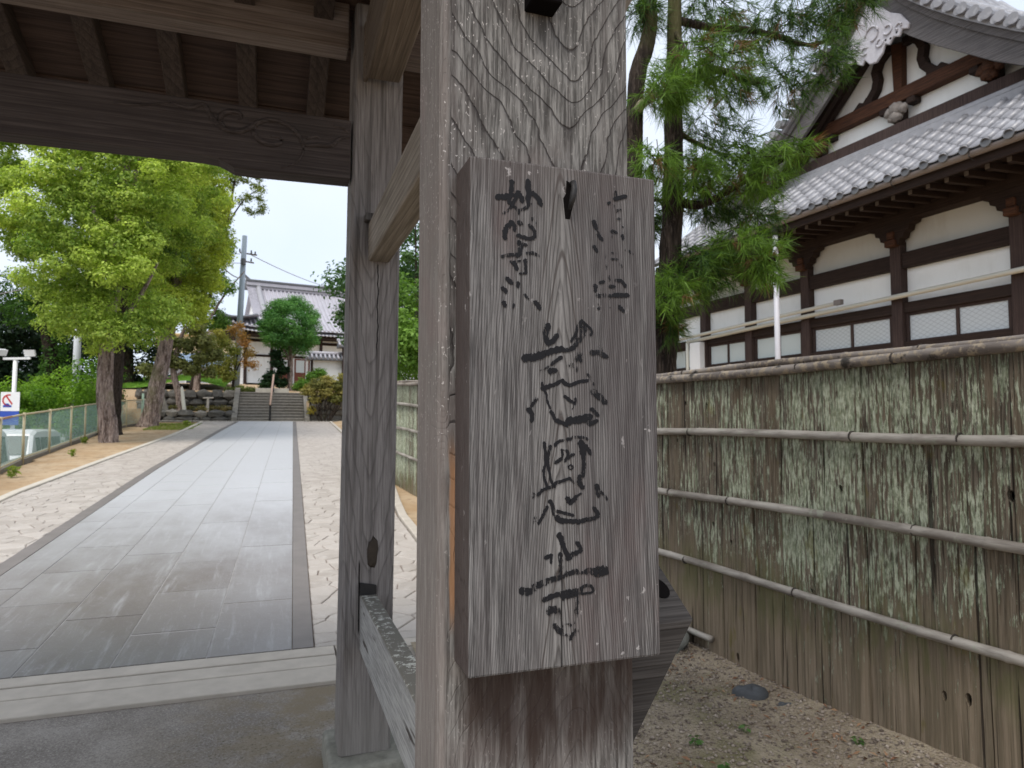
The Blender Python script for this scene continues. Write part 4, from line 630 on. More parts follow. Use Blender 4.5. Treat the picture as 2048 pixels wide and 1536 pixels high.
for col_ in INK:
    V = []; F = []; A = []
    for pts, wd, wear in col_:
        P = [Vector((pts[2 * i], 0, pts[2 * i + 1])) for i in range(len(pts) // 2)]; fine = []
        for i in range(len(P) - 1):
            p0, p1, p2, p3 = P[max(i - 1, 0)], P[i], P[i + 1], P[min(i + 2, len(P) - 1)]
            for t in (0, .2, .4, .6, .8): fine.append(.5 * ((2 * p1) + (p2 - p0) * t + (2 * p0 - 5 * p1 + 4 * p2 - p3) * t * t + (3 * p1 - p0 - 3 * p2 + p3) * t ** 3))
        fine.append(P[-1]); n = len(fine); lay += 1; y = .8733 - .00001 * (lay % 40); b0 = len(V)
        d0 = (fine[1] - fine[0]).normalized(); d1 = (fine[-1] - fine[-2]).normalized()
        tl = d0.cross(Vector((0, 1, 0))) * wd * .16 * (ri.random() - .3); fine = [fine[0] - d0 * wd * .40 + tl, fine[0] - d0 * wd * .18] + fine + [fine[-1] + d1 * wd * .20, fine[-1] + d1 * wd * .5 - tl]; n = len(fine)
        for i, q in enumerate(fine):
            d = (fine[min(i + 1, n - 1)] - fine[max(i - 1, 0)]).normalized(); sd = Vector((-d.z, 0, d.x)); e = .22 if i == 0 else (.12 if i == n - 1 else (.78 if i == 1 else (.66 if i == n - 2 else 1.0 - .22 * i / n)))
            h1 = wd * .57 * e * (.70 + .55 * ri.random()); h2 = wd * .57 * e * (.70 + .55 * ri.random())
            V += [(q + sd * h1).to_tuple(), (q - sd * h2).to_tuple()]; A += [wear * 1.0, wear * 1.0]
        V[b0:] = [(a, y, c_) for a, _, c_ in V[b0:]]
        F += [(b0 + 2 * i, b0 + 2 * i + 1, b0 + 2 * i + 3, b0 + 2 * i + 2) for i in range(n - 1)]
    mb = MB(); mb.add(V, F); o = mb.build('inscription', M['ink'], board); at = o.data.attributes.new('wear', 'FLOAT', 'POINT'); at.data.foreach_set('value', A)
for o, l in zip([q for q in board.children if q.name.startswith('inscription')], ['small black characters down the upper left', 'faded small characters down the upper right', 'three large brushed characters down the middle']): o['label'] = l
# hanging hook in its slot
mb = MB(); pz = [(.3835, .8738, 1.843), (.3945, .8738, 1.838), (.3955, .8738, 1.815), (.3900, .8738, 1.795), (.3885, .8738, 1.788), (.3815, .8738, 1.788), (.3795, .8738, 1.806), (.3785, .8738, 1.817), (.3825, .8738, 1.824)]
mb.prism(pz, (0, .02, 0)); mb.build('hook_slot', M['hole'], board)
mb = MB(); mb.tube([(.391, .885, 1.841), (.391, .866, 1.838), (.3895, .861, 1.826), (.387, .862, 1.812), (.385, .868, 1.800)], [.003, .0042, .0048, .0045, .0025], 8); mb.build('hook', M['black'], board, smooth=True)
# ------------------------------------------------------------------ plank fence with bamboo rails (local x = across, y = along, rotated 4 deg)
RZ = R(4.004)
def L(A, Y): return (A / 1.00245, 1.00245 * Y - .0698 * A)
FX = 2.948 / 1.00245
def fy(Y): return 1.00245 * Y - .0698 * 2.948
fence = empty('plank_fence', (0, 0, 0), 'old lichen covered plank fence with horizontal bamboo rails beside the yard', 'fence', RZ, local=True)
def frise(Y): return 0.0 if Y < 4.4 else .051 * (Y - 4.4)
g = G('lichen_planks'); v = g.coord('Object'); s = g.sep(v); rnd = g.n('ShaderNodeObjectInfo').outputs['Random']
vr = g.vm('ADD', v, g.comb(0, 0, g.mt('MULTIPLY', rnd, 20.0)))
n1 = g.noise(g.scale(vr, (8, 8, .5)), 1.6, 4, .6); fib = g.noise(g.scale(vr, (95, 95, 3.2)), 1.0, 4, .65); fib2 = g.noise(g.scale(vr, (32, 32, 1.1)), 1.0, 3, .6)
c = g.mix(g.maprange(fib, .36, .64), (.056, .046, .035), (.215, .180, .138)); c = g.mix(g.mt('MULTIPLY', g.maprange(n1, .4, .65), .55), c, (.15, .115, .075))
low = g.maprange(g.mt('ADD', s[2], g.mt('MULTIPLY', g.mt('SUBTRACT', fib2, .5), .5)), .85, .35)
c = g.mix(g.mt('MULTIPLY', low, .66), c, g.mix(g.maprange(fib2, .42, .6), (.18, .145, .098), (.31, .245, .175)))
# lichen: pale green crust running down the grain, mostly above the lowest rail
li = g.noise(g.scale(vr, (1, 1, .28)), 4.2, 3, .6); lf = g.noise(g.scale(vr, (62, 62, 7)), 1.0, 5, .74); bl = g.vor(g.scale(vr, (1, 1, .55)), 62.0)
amt = g.mt('ADD', g.mt('MULTIPLY', li, .85), g.mt('MULTIPLY', g.mt('SUBTRACT', rnd, .5), .36))
amt = g.mt('SUBTRACT', amt, g.mt('MULTIPLY', low, .34))
lm = g.maprange(g.mt('ADD', amt, g.mt('MULTIPLY', g.mt('SUBTRACT', lf, .5), 1.9)), .295, .40)
lcol = g.mix(g.maprange(g.noise(g.scale(vr, (1, 1, .3)), 70, 3, .7), .35, .65), (.22, .255, .165), (.54, .58, .44))
c = g.mix(g.mt('MULTIPLY', lm, .82), c, lcol)
ms = g.maprange(g.noise(g.scale(vr, (1, 1, .4)), 6.0, 4, .7), .60, .70); c = g.mix(g.mt('MULTIPLY', ms, .5), c, (.15, .125, .03)); mg = g.mt('MULTIPLY', g.maprange(g.mt('ABSOLUTE', g.mt('SUBTRACT', s[2], .52)), .28, .05), g.maprange(g.noise(g.scale(vr, (1, 1, .3)), 7.0, 4, .7), .42, .6)); c = g.mix(g.mt('MULTIPLY', mg, .55), c, (.13, .135, .055))
crack = g.mt('MAXIMUM', g.maprange(g.noise(g.scale(vr, (40, 40, .7)), 1.0, 2, .4), .66, .71), g.mt('MULTIPLY', g.maprange(g.noise(g.scale(vr, (85, 85, 1.6)), 1.0, 3, .5), .65, .72), .6)); c = g.mix(g.mt('MULTIPLY', crack, .85), c, (.018, .013, .011))
top = g.maprange(g.mt('ADD', s[2], g.mt('MULTIPLY', lf, .2)), 1.78, 1.90); c = g.mix(g.mt('MULTIPLY', top, .35), c, (.03, .024, .016))
h = g.mt('ADD', g.mt('SUBTRACT', g.mt('MULTIPLY', fib, .8), g.mt('MULTIPLY', crack, 1.6)), g.mt('MULTIPLY', g.mt('MULTIPLY', lm, g.mt('SUBTRACT', 1.0, bl)), .6))
M['plank'] = g.done(c, .92, g.bump(h, .8, .010), .12)
joints = [.9, 1.12, 1.35, 1.56, 1.80, 2.09, 2.41, 2.67, 2.91, 3.214, 3.435, 3.714, 3.966, 4.27]
y = joints[-1]; rr = random.Random(21)
while y < 14.2: y += .15 + rr.random() * .16; joints.append(y)
HOLES = {2.20: [(.30, .35, .014, .030), (.62, .33, .012, .024), (.45, .055, .03, .035)], 1.80: [(.62, 1.22, .016, .026)], 2.67: [(.55, 1.18, .013, .02)], 3.714: [(.5, 1.63, .011, .022), (.25, 1.25, .010, .016), (.3, .87, .012, .018)], 4.10: [(.3, 1.65, .010, .018), (.62, 1.40, .010, .016)], 3.435: [(.7, .78, .012, .018), (.55, .10, .014, .030)], 2.91: [(.35, .62, .01, .014)]}
def plank_mesh(ya, yb, z0, z1, th, seedv, holes):
    r2 = random.Random(seedv); nz = 14; nyy = 5; ph = r2.random() * 6
    mbp = MB(); w0 = fy(ya) + .003; w1 = fy(yb) - .003
    def ed(z, k): return .0045 * math.sin(3.1 * z + ph + 2 * k) + .002 * math.sin(11 * z + ph * k)
    def P(i, j, front):
        z = z0 + (z1 - z0) * i / nz; t = j / nyy; y_ = w0 + ed(z, 1) + (w1 + ed(z, 2) - w0 - ed(z, 1)) * t
        bow = -.006 * math.sin(math.pi * t) + .003 * math.sin(7 * z + ph + 9 * t) if front else 0
        tip = r2.random() * .012 * (1 if i == 0 else 0)
        return (FX + (bow if front else th), y_, z + tip)
    fr = [P(i, j, True) for i in range(nz + 1) for j in range(nyy + 1)]; bk = [P(i, j, False) for i in range(nz + 1) for j in range(nyy + 1)]
    K = nyy + 1; N = len(fr); fs = []
    for i in range(nz):
        for j in range(nyy):
            a = i * K + j; fs.append((a, a + K, a + K + 1, a + 1)); fs.append((N + a, N + a + 1, N + a + K + 1, N + a + K))
        a = i * K; fs.append((a, N + a, N + a + K, a + K)); a = i * K + nyy; fs.append((a, a + K, N + a + K, N + a))
    for j in range(nyy):
        fs.append((j, j + 1, N + j + 1, N + j)); a = nz * K + j; fs.append((a, N + a, N + a + 1, a + 1))
    mbp.add(fr + bk, fs); return mbp
for k, (ya, yb) in enumerate(zip(joints, joints[1:])):
    r_ = frise((ya + yb) / 2); d = (rr.random() - .5) * .012
    hs = next((HOLES[q] for q in HOLES if ya - .02 <= q < yb - .02), None)
    mb = plank_mesh(ya, yb, -.10 + r_, 1.815 + r_, .03, k, hs)
    o = mb.build('plank', M['plank'], fence, smooth=False); o.location.x = d
    if hs:
        cu = MB()
        for u, z, ry, rz in hs:
            yy_ = fy(ya) + (fy(yb) - fy(ya)) * u; n = 10
            ring = [(FX - .05, yy_ + ry * math.cos(6.2832 * i / n), z + r_ + rz * math.sin(6.2832 * i / n) * (1.2 if math.sin(6.2832 * i / n) < 0 else .8)) for i in range(n)]
            cu.prism(ring, (.12, 0, 0))
        cut = cu.build('cutter', M['hole'], fence); bpy.context.view_layer.update()
        md = o.modifiers.new('b', 'BOOLEAN'); md.object = cut; md.operation = 'DIFFERENCE'; md.solver = 'EXACT'
        dg = bpy.context.evaluated_depsgraph_get(); me = bpy.data.meshes.new_from_object(o.evaluated_get(dg)); o.modifiers.clear(); o.data = me; bpy.data.objects.remove(cut)
mb = MB(); mb.box(FX + .05, FX + .06, fy(1.0), fy(14.0), -.1, 1.75); mb.build('dark_backing', M['hole'], fence)  # near-black sheet: shade behind plank gaps and holes put into its colour
g = G('weathered_bamboo'); v = g.coord('Object'); n1 = g.noise(g.scale(v, (6, 1.2, 6)), 2.0, 4, .6); n2 = g.noise(g.scale(v, (90, 6, 90)), 1.0, 3, .6)
c = g.mix(g.maprange(n1, .35, .65), (.17, .148, .125), (.37, .34, .30)); c = g.mix(g.mt('MULTIPLY', g.maprange(n2, .52, .72), .5), c, (.13, .11, .095)); 
c = g.mix(g.mt('MULTIPLY', g.maprange(g.noise(v, 14, 4, .7), .56, .66), .6), c, (.30, .32, .25))
M['bamboo'] = g.done(c, .6, g.bump(n2, .25, .003), .35)
g = G('mossy_cap_bamboo'); v = g.coord('Object'); n1 = g.noise(g.scale(v, (6, 1.2, 6)), 2.0, 4, .6); n2 = g.noise(v, 26, 5, .7)
c = g.mix(g.maprange(n1, .35, .65), (.12, .10, .088), (.25, .22, .195)); c = g.mix(g.mt('MULTIPLY', g.maprange(n2, .50, .60), .8), c, (.33, .27, .19)); c = g.mix(g.maprange(g.noise(v, 9, 4, .7), .58, .68), c, (.035, .03, .024))
M['bamboo_old'] = g.done(c, .7, g.bump(n2, .4, .004), .3)
M['wire_dark'] = plain('rusty_dark_wire', (.05, .042, .036), .8)
def bamboo(name, zf, r0, x, ya, yb, m, seed, step=.37):
    r2 = random.Random(seed); pts = []; rad = []; y = ya; z0 = r2.random()
    while y < yb:
        st = step * (.8 + .4 * r2.random()); e = min(y + st, yb)
        for t, k in ((0, 1.10), (.03, 1.0), (.25, .97), (.6, .97), (.94, 1.0), (.985, 1.12)):
            q = y + (e - y) * t; pts.append((x + .004 * math.sin(q * 1.7 + z0 * 9), fy(q), zf(q) + .006 * math.sin(q * 2.3 + z0 * 6))); rad.append(r0 * k)
        y = e
    mb = MB(); mb.tube(pts, rad, 9); return mb.build(name, m, fence, smooth=True)
for i, (zb, r0) in enumerate([(.590, .023), (1.028, .024), (1.446, .0245)]):
    q = 1.0
    bamboo('bamboo_rail', lambda y, zb=zb: zb + .006 * (y - 3) + frise(y) * .95, r0, FX - .030, .9, 14.2, M['bamboo'], i)
    for k in range(9):                                   # wire bindings
        y = 1.3 + k * .91 + i * .34 + .2 * math.sin(k * 3.1 + i); z = zb + .006 * (y - 3) + frise(y) * .95; mb = MB()
        mb.tube([(FX - .030, fy(y) - .003, z), (FX - .030, fy(y) + .003, z)], r0 * 1.13, 9); mb.build('wire_binding', M['wire_dark'], fence)
bamboo('bamboo_rail', lambda y: .15 + .0 * y, .021, FX - .033, 3.80, 6.0, M['bamboo'], 8)
bamboo('bamboo_rail', lambda y: .005 + .05 * max(0, y - 3.8), .02, FX - .08, 3.75, 6.5, M['bamboo'], 9)
for q, (zb, r0, x) in enumerate([(1.814, .027, FX - .022), (1.850, .021, FX + .004)]):
    bamboo('cap_rail', lambda y, zb=zb: zb + .004 * (y - 3) + frise(y) * .95, r0, x, .9, 14.2, M['bamboo_old'], 30 + q, .5)
    for k in range(7):
        y = 1.5 + k * .83 + .15 * math.sin(k * 2 + q); z = zb + .004 * (y - 3) + frise(y) * .95; mb = MB()
        mb.tube([(x, fy(y) - .004, z), (x, fy(y) + .004, z)], r0 * 1.1, 9); mb.build('wire_binding', M['wire_dark'], fence)

# ------------------------------------------------------------------ yard stones and weeds
def rock(name, loc, rx, ry, rz, seed, mat, label):
    mb = MB(); mb.rock((0, 0, 0), rx, ry, rz, seed, n=14, k=9)
    o = mb.build(name, mat, None, smooth=True); o.location = loc; return tag(o, label, 'stone')
M['rock'] = plain('lichen_grey_rock', (.20, .205, .185), .9, .4, 14.0, .2, bump=.7)
M['rock_dark'] = plain('smooth_dark_stone', (.075, .08, .086), .75, .25, 20.0, .3, bump=.3)
rock('boulder', (2.50, 4.06, .07), .13, .17, .12, 3, M['rock'], 'pale lichen spotted boulder at the foot of the plank fence')
rock('stone', (2.50, 3.22, .02), .10, .085, .058, 12, M['rock_dark'], 'smooth dark stone lying on the gravel near the fence')
rock('stone', (2.58, 3.06, .012), .08, .05, .022, 9, M['rock_dark'], 'flat half buried stone just in front of the smooth dark stone')
M['leaf'] = leaf_mat('leaf', .45); M['leaf_dense'] = leaf_mat('leaf_dense', .2, .6); M['needle'] = leaf_mat('needle', .3, .5)
for k, (x, y, n, s, lab) in enumerate([(1.86, 2.79, 9, .035, 'small green weed sprouting mid gravel, farthest from the gate post'), (1.83, 2.55, 9, .034, 'small bright weed on the gravel nearer the camera, in line with another'), (1.98, 2.30, 12, .042, 'broad leaved green weed at the lower edge of the gravel'), (2.16, 2.84, 7, .03, 'tiny weed in front of the dark half buried stone'), (2.55, 2.55, 10, .03, 'low green tuft against the foot of the plank fence'), (1.73, 2.40, 7, .028, 'pale thin weed closest to the gate post'), (2.33, 2.32, 9, .04, 'small weed at the lower right of the gravel yard')]):
    z = yz(x, y); t = empty('weed', (x, y, z), lab, 'weed', group='weeds in the gravel yard')
    a = rng.random(n) * 6.28; rad = s * (.25 + .8 * rng.random(n)); P = np.c_[x + np.cos(a) * rad, y + np.sin(a) * rad, z + .012 + .02 * rng.random(n)]
    N = unit(np.c_[np.cos(a) * .5, np.sin(a) * .5, np.ones(n)]); tt = rng.random((n, 1))
    leaves('leaf', P, N, s * (.7 + .5 * rng.random(n)), np.array([.06, .14, .03]) * (1 - tt) + np.array([.16, .30, .09]) * tt, M['leaf'], t, .8)
    mb = MB()
    for i in range(n): mb.tube([(x, y, z - .004), tuple(P[i])], .0012, 4)
    mb.build('stem', plain('weed_stem', (.10, .16, .05)), t) if k == 0 else inst(mb.mesh('stem', bpy.data.materials['weed_stem'], False, Vector((x, y, z))), 'stem', t, (x, y, z))
# ------------------------------------------------------------------ temple building on the right
bd = empty('temple_building', (0, 0, 0), 'white walled temple building with dark timbers and tiled gable behind the fence', 'building', RZ, local=True)
def B(A, Y): return L(A, Y)
def bbox(mb, A0, A1, Ya, Yb, z0, z1, m=0):
    x0, x1 = A0 / 1.00245, A1 / 1.00245; A = A0
    return mb.box(x0, x1, B(A, Ya)[1], B(A, Yb)[1], z0, z1, m)
def bpart(name, mat, A0, A1, Ya, Yb, z0, z1, bev=0.0, lab=None):
    mb = MB(); bbox(mb, A0, A1, Ya, Yb, z0, z1); o = mb.build(name, mat, bd, bev, local=True)
    if lab: o['label'] = lab
    return o
PY = [2.84, 4.66, 6.48, 8.30, 10.16, 11.64, 13.06, 14.5]
bpart('wall', M['plaster'], 10.10, 10.4, 2.0, 14.55, .2, 5.2)
for i, y in enumerate(PY): bpart('post', M['timber_z'], 9.94, 10.12, y - .095, y + .095, .2, 4.42, .006)
bpart('beam', M['timber'], 9.97, 10.11, 2.0, 14.6, 3.985, 4.235, .005); bpart('beam', M['timber'], 9.98, 10.11, 2.0, 14.6, 3.27, 3.435, .005)
bpart('beam', M['timber'], 9.96, 10.11, 2.0, 14.6, 2.68, 2.81, .005); bpart('beam', M['timber'], 9.86, 10.11, 2.0, 14.6, 4.72, 4.93, .005)
g = G('lattice_glass'); v = g.coord('Object'); s = g.sep(v)
a = g.mt('MULTIPLY', g.mt('ADD', g.mt('MULTIPLY', s[1], .62), s[2]), 14.0); b = g.mt('MULTIPLY', g.mt('SUBTRACT', g.mt('MULTIPLY', s[1], .62), s[2]), 14.0)
la = g.mt('MINIMUM', g.mt('ABSOLUTE', g.mt('SUBTRACT', g.mt('FRACT', a), .5)), g.mt('ABSOLUTE', g.mt('SUBTRACT', g.mt('FRACT', b), .5)))
c = g.mix(g.maprange(la, .07, .03), (.55, .59, .61), (.36, .39, .41)); M['glass'] = g.done(c, .22, None, .5)
M['glass_plain'] = plain('frosted_glass', (.56, .62, .62), .25, .02, 2.0, .5, bump=0)
for i in range(len(PY) - 1):
    ya, yb = PY[i] + .097, PY[i + 1] - .097; ym = (ya + yb) / 2
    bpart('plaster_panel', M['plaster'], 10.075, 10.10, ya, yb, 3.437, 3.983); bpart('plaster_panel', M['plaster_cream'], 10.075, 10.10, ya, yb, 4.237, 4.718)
    win = bpart('window', M['timber_z'], 10.02, 10.098, ya, ya + .10, 2.812, 3.268)
    mb = MB(); bbox(mb, 10.02, 10.098, yb - .04, yb, 2.812, 3.268); bbox(mb, 10.03, 10.098, ya + .1, yb - .04, 3.225, 3.268); bbox(mb, 10.03, 10.098, ya + .1, yb - .04, 2.812, 2.835); bbox(mb, 10.025, 10.09, ym - .02, ym + .025, 2.835, 3.225); mb.build('frame', M['timber_z'], win, local=True)
    for q0, q1 in ((ya + .1, ym - .02), (ym + .025, yb - .04)):
        mb = MB(); bbox(mb, 10.05, 10.06, q0, q1, 2.835, 3.225); mb.build('pane', M['glass'] if PY[i] < 10 else M['glass_plain'], win, local=True)
# stepped brackets under the eaves plate
br = None
prof = [(-.42, 4.72), (-.40, 4.66), (-.31, 4.64), (-.29, 4.56), (-.22, 4.54), (-.20, 4.46), (-.13, 4.44), (-.11, 4.36), (.11, 4.36), (.13, 4.44), (.20, 4.46), (.22, 4.54), (.29, 4.56), (.31, 4.64), (.40, 4.66), (.42, 4.72)]
for y in PY:
    mb = MB(); q = B(9.88, y)
    mb.prism([(q[0], q[1] + a, z) for a, z in prof], (.16, 0, 0)); o = mb.build('bracket', M['timber'], bd, .004, local=True)
    mb = MB(); bbox(mb, 9.82, 9.95, y - .09, y + .09, 4.34, 4.45); bbox(mb, 9.84, 9.95, y - .06, y + .06, 4.46, 4.58); mb.build('bearing_block', M['timber_warm'], o, .012, local=True)
# rafters, fascia, gutter
mbr = MB(); mbr.hexa([(0, -.035, 4.80), (.9, -.035, 4.86), (.9, .035, 4.86), (0, .035, 4.80), (0, -.035, 4.88), (.9, -.035, 4.95), (.9, .035, 4.95), (0, .035, 4.88)])
rm = mbr.mesh('rafter', M['timber']); cap = MB(); cap.box(-.012, .0, -.026, .026, 4.806, 4.865); cm = cap.mesh('rafter_cap', M['metal_grey'])
y = 3.0
while y < 13.2:
    q = B(9.10, y); o = inst(rm, 'rafter', bd, (q[0], q[1], 0)); inst(cm, 'rafter_cap', o); y += .27
bpart('soffit', M['timber'], 8.90, 10.1, 2.2, 13.2, 4.935, 4.955); bpart('beam', M['timber'], 9.42, 9.52, 2.2, 13.2, 4.90, 4.985); bpart('fascia', M['timber'], 8.85, 8.90, 2.2, 13.2, 4.80, 4.96)
mb = MB(); q0, q1 = B(8.79, 2.2), B(8.79, 12.4); n = 8
prof = [(.062 * math.cos(math.pi + math.pi * i / n), .062 * math.sin(math.pi + math.pi * i / n)) for i in range(n + 1)]; prof2 = [(a * .9, b * .9) for a, b in prof[::-1]]
mb.prism([(q0[0] + a, q0[1], 4.97 + b) for a, b in prof + prof2], (0, q1[1] - q0[1], 0)); mb.build('gutter', M['metal_grey'], bd, local=True)
for y in [4.0 + 1.1 * i for i in range(8)]:
    mb = MB(); q = B(8.72, y); mb.tube([(q[0], q[1], 4.99), (q[0] - .005, q[1], 4.90), (q[0] + .1, q[1], 4.86)], .008, 5); mb.build('gutter_hook', M['black'], bd, local=True)
# lower roof tiles: one cover+pan tile mesh reused
g = G('lower_roof_tile'); v = g.coord('Object', 6.0); rnd = g.n('ShaderNodeObjectInfo').outputs['Random']; n1 = g.noise(v, 12, 4, .6)
c = g.mix(rnd, (.20, .20, .215), (.31, .31, .33)); c = g.mix(g.mt('MULTIPLY', g.maprange(n1, .5, .7), .5), c, (.44, .44, .46)); M['rooftile'] = g.done(c, .36, g.bump(n1, .1, .004), .5)
def tile_mesh():
    mb = MB(); W_, Ln = .27, .30; prof = []
    for i in range(7): a = math.pi * i / 6; prof.append((-.052 * math.cos(a), .048 * math.sin(a) + .010))
    pan = [(.052, .010), (.10, -.003), (.135, -.006), (.17, -.003), (.218, .010)]; pr = prof + pan[1:]
    vs = [(0, u, z + .011) for u, z in pr] + [(Ln, u, z) for u, z in pr] + [(0, u, z + .0) for u, z in pr]; n = len(pr)
    mb.add(vs, [(i, i + 1, n + i + 1, n + i) for i in range(n - 1)] + [(i + 1, i, 2 * n + i, 2 * n + i + 1) for i in range(n - 1)]); return mb.mesh('roof_tile', M['rooftile'], True)
tm = tile_mesh(); SLP = math.atan2(.93, 1.2); y = 4.35; cnt = 0
lowroof = bpart('roof', M['tile_dark'], 8.76, 8.80, 2.2, 13.3, 4.96, 4.985)
mb = MB(); x0, x1 = 8.74 / 1.00245, 10.32 / 1.00245
mb.hexa([(x0, B(8.8, 2.2)[1], 4.955), (x1, B(8.8, 2.2)[1], 6.155), (x1, B(8.8, 13.2)[1], 6.155), (x0, B(8.8, 13.2)[1], 4.955), (x0, B(8.8, 2.2)[1], 4.985), (x1, B(8.8, 2.2)[1], 6.185), (x1, B(8.8, 13.2)[1], 6.185), (x0, B(8.8, 13.2)[1], 4.985)]); mb.build('roof_deck', M['tile_dark'], lowroof, local=True)
s1 = math.atan2(1.2, x1 - x0)
while y < 13.1:
    for k in range(7):
        q = B(8.74, y); d = .275 * k
        if cnt < 300: inst(tm, 'roof_tile', bd, (q[0] - .03 + d * math.cos(s1), q[1], 4.995 + d * math.sin(s1)), (0, -s1, 0)); cnt += 1
    mb = MB(); q = B(8.70, y); n = 12
    mb.prism([(q[0], q[1] + .068 * math.cos(6.2832 * i / n), 5.01 + .068 * math.sin(6.2832 * i / n)) for i in range(n)], (.05, 0, 0)); mb.build('eave_tile_end', M['tile_dark'], bd, local=True); y += .272
# bands at the foot of the gable
bpart('noshi_band', M['tile'], 10.02, 10.3, 2.6, 13.2, 6.00, 6.13, .01); bpart('noshi_band', M['tile'], 10.05, 10.3, 2.6, 13.2, 6.134, 6.21, .01); bpart('beam', M['timber_z'], 10.08, 10.3, 2.6, 12.6, 6.215, 6.40, .006)
# gable wall, roof slopes, bargeboards
GYc = 8.34
UP = [(0, 8.82), (.3, 8.44), (.6, 8.07), (1.0, 7.67), (1.4, 7.31), (1.8, 6.98), (2.2, 6.67), (2.6, 6.39), (3.0, 6.14), (3.5, 5.88), (3.95, 5.70)]
LO = [(0, 8.17), (.3, 7.80), (.6, 7.50), (1.0, 7.14), (1.4, 6.82), (1.8, 6.50), (2.2, 6.23), (2.6, 5.98), (3.0, 5.77), (3.5, 5.55), (3.95, 5.38)]
def gp(A, d, z, sgn): q = B(A, GYc + sgn * d); return (q[0], q[1], z)
mb = MB(); lo = [p for p in LO if p[1] > 6.2]
mb.prism([gp(10.3, d, z + .25, -1) for d, z in lo[::-1]] + [gp(10.3, d, z + .25, 1) for d, z in lo[1:]] + [gp(10.3, lo[-1][0], 6.1, 1), gp(10.3, lo[-1][0], 6.1, -1)], (.15, 0, 0)); mb.build('gable_wall', M['plaster'], bd, local=True)
for sg, nm in ((-1, 'bargeboard'), (1, 'bargeboard')):
    mb = MB(); mb.prism([gp(9.70, d, z, sg) for d, z in UP] + [gp(9.70, d, z, sg) for d, z in LO[::-1]], (.07, 0, 0)); mb.build(nm, M['barge'], bd, .008, local=True)
    mb = MB(); mb.prism([gp(9.655, d, z + .01, sg) for d, z in UP] + [gp(9.655, d, z - .115, sg) for d, z in UP[::-1]], (.044, 0, 0)); mb.build('barge_trim', M['barge'], bd, .004, local=True)
    mb = MB(); mb.prism([gp(9.775, d, z - .02, sg) for d, z in UP] + [gp(9.775, d, z - .20, sg) for d, z in UP[::-1]], (8.0, 0, 0)); mb.build('roof', M['timber'], bd, local=True)
    mb = MB(); mb.prism([gp(9.60, d, z + .10, sg) for d, z in UP] + [gp(9.60, d, z + .012, sg) for d, z in UP[::-1]], (8.2, 0, 0)); mb.build('roof', M['tile'], bd, local=True)
    # soffit boards inside the barge, dark
    for A in (9.95, 10.12):
        mb = MB(); mb.prism([gp(A, d, z - .20, sg) for d, z in UP] + [gp(A, d, z - .36, sg) for d, z in UP[::-1]], (.10, 0, 0)); mb.build('inner_barge', M['timber'], bd, local=True)
    tot = 0.0; rowm = None
    for i in range(46):
        d = .25 + i * .082 * 1.0
        if d > 3.9: break
        for (da, za), (db, zb) in zip(UP, UP[1:]):
            if da <= d <= db: z = za + (zb - za) * (d - da) / (db - da)
        if i % 2 == 0:
            mb = MB(); a = Vector(gp(9.50, d, z + .175, sg)); mb.tube([a, a + Vector((.05, 0, 0)), a + Vector((.46, 0, .02))], [.078, .072, .066], 12); mb.build('verge_tile', M['rooftile'], bd, smooth=False, local=True)
        else:
            mb = MB(); a = Vector(gp(9.53, d, z + .115, sg)); mb.tube([a, a + Vector((.3, 0, .01))], [.062, .06], 10); mb.build('verge_tile', M['rooftile'], bd, local=True)
    for j in range(10):                                    # cover-tile rows running down the upper slope
        A = 10.08 + j * .28; mb = MB(); mb.tube([gp(A, d, z + .12, sg) for d, z in UP], .075, 8); mb.build('tile_row', M['rooftile'], bd, smooth=True, local=True)
    mb = MB(); mb.tube([gp(9.86, d, z + .22, sg) for d, z in UP], .085, 8); mb.build('tile_row', M['rooftile'], bd, smooth=True, local=True)
# gable ornaments
mb = MB(); q = [(-1.60, 6.765), (1.62, 6.765), (1.48, 6.99), (-1.44, 6.99)]; mb.prism([gp(10.14, d, z, 1) for d, z in q], (.165, 0, 0)); mb.build('gable_beam', M['timber_warm'], bd, .01, local=True)
mb = MB(); mb.prism([gp(10.16, d, z, 1) for d, z in [(-.10, 7.75), (.10, 7.80), (.075, 6.99), (-.075, 6.99)]], (.14, 0, 0)); mb.build('king_post', M['timber_warm'], bd, .01, local=True)
for sg in (-1, 1):
    ctr = [(.10, 7.76), (.22, 7.76), (.36, 7.66), (.43, 7.50), (.40, 7.34), (.44, 7.20), (.56, 7.06), (.62, 6.99)]
    out = []; inn = []
    for i, (d, z) in enumerate(ctr):
        a = Vector(ctr[max(i - 1, 0)]); b = Vector(ctr[min(i + 1, len(ctr) - 1)]); t = (b - a).normalized(); nrm = Vector((-t.y, t.x)); out.append((d + nrm.x * .065, z + nrm.y * .065)); inn.append((d - nrm.x * .065, z - nrm.y * .065))
    mb = MB()
    for i in range(len(ctr) - 1): mb.prism([gp(10.17, *p, sg) for p in (out[i], out[i + 1], inn[i + 1], inn[i])], (.13, 0, 0))
    mb.prism([gp(10.168, *p, sg) for p in [(.48, 6.99), (.50, 7.10), (.60, 7.13), (.66, 7.06), (.74, 7.10), (.88, 6.99)]], (.13, 0, 0)); mb.build('curved_strut', M['timber'], bd, .006, local=True)
M['boss_grey'] = plain('weathered_carved_boss', (.24, .215, .195), .85, .4, 14.0, .2, bump=.5)
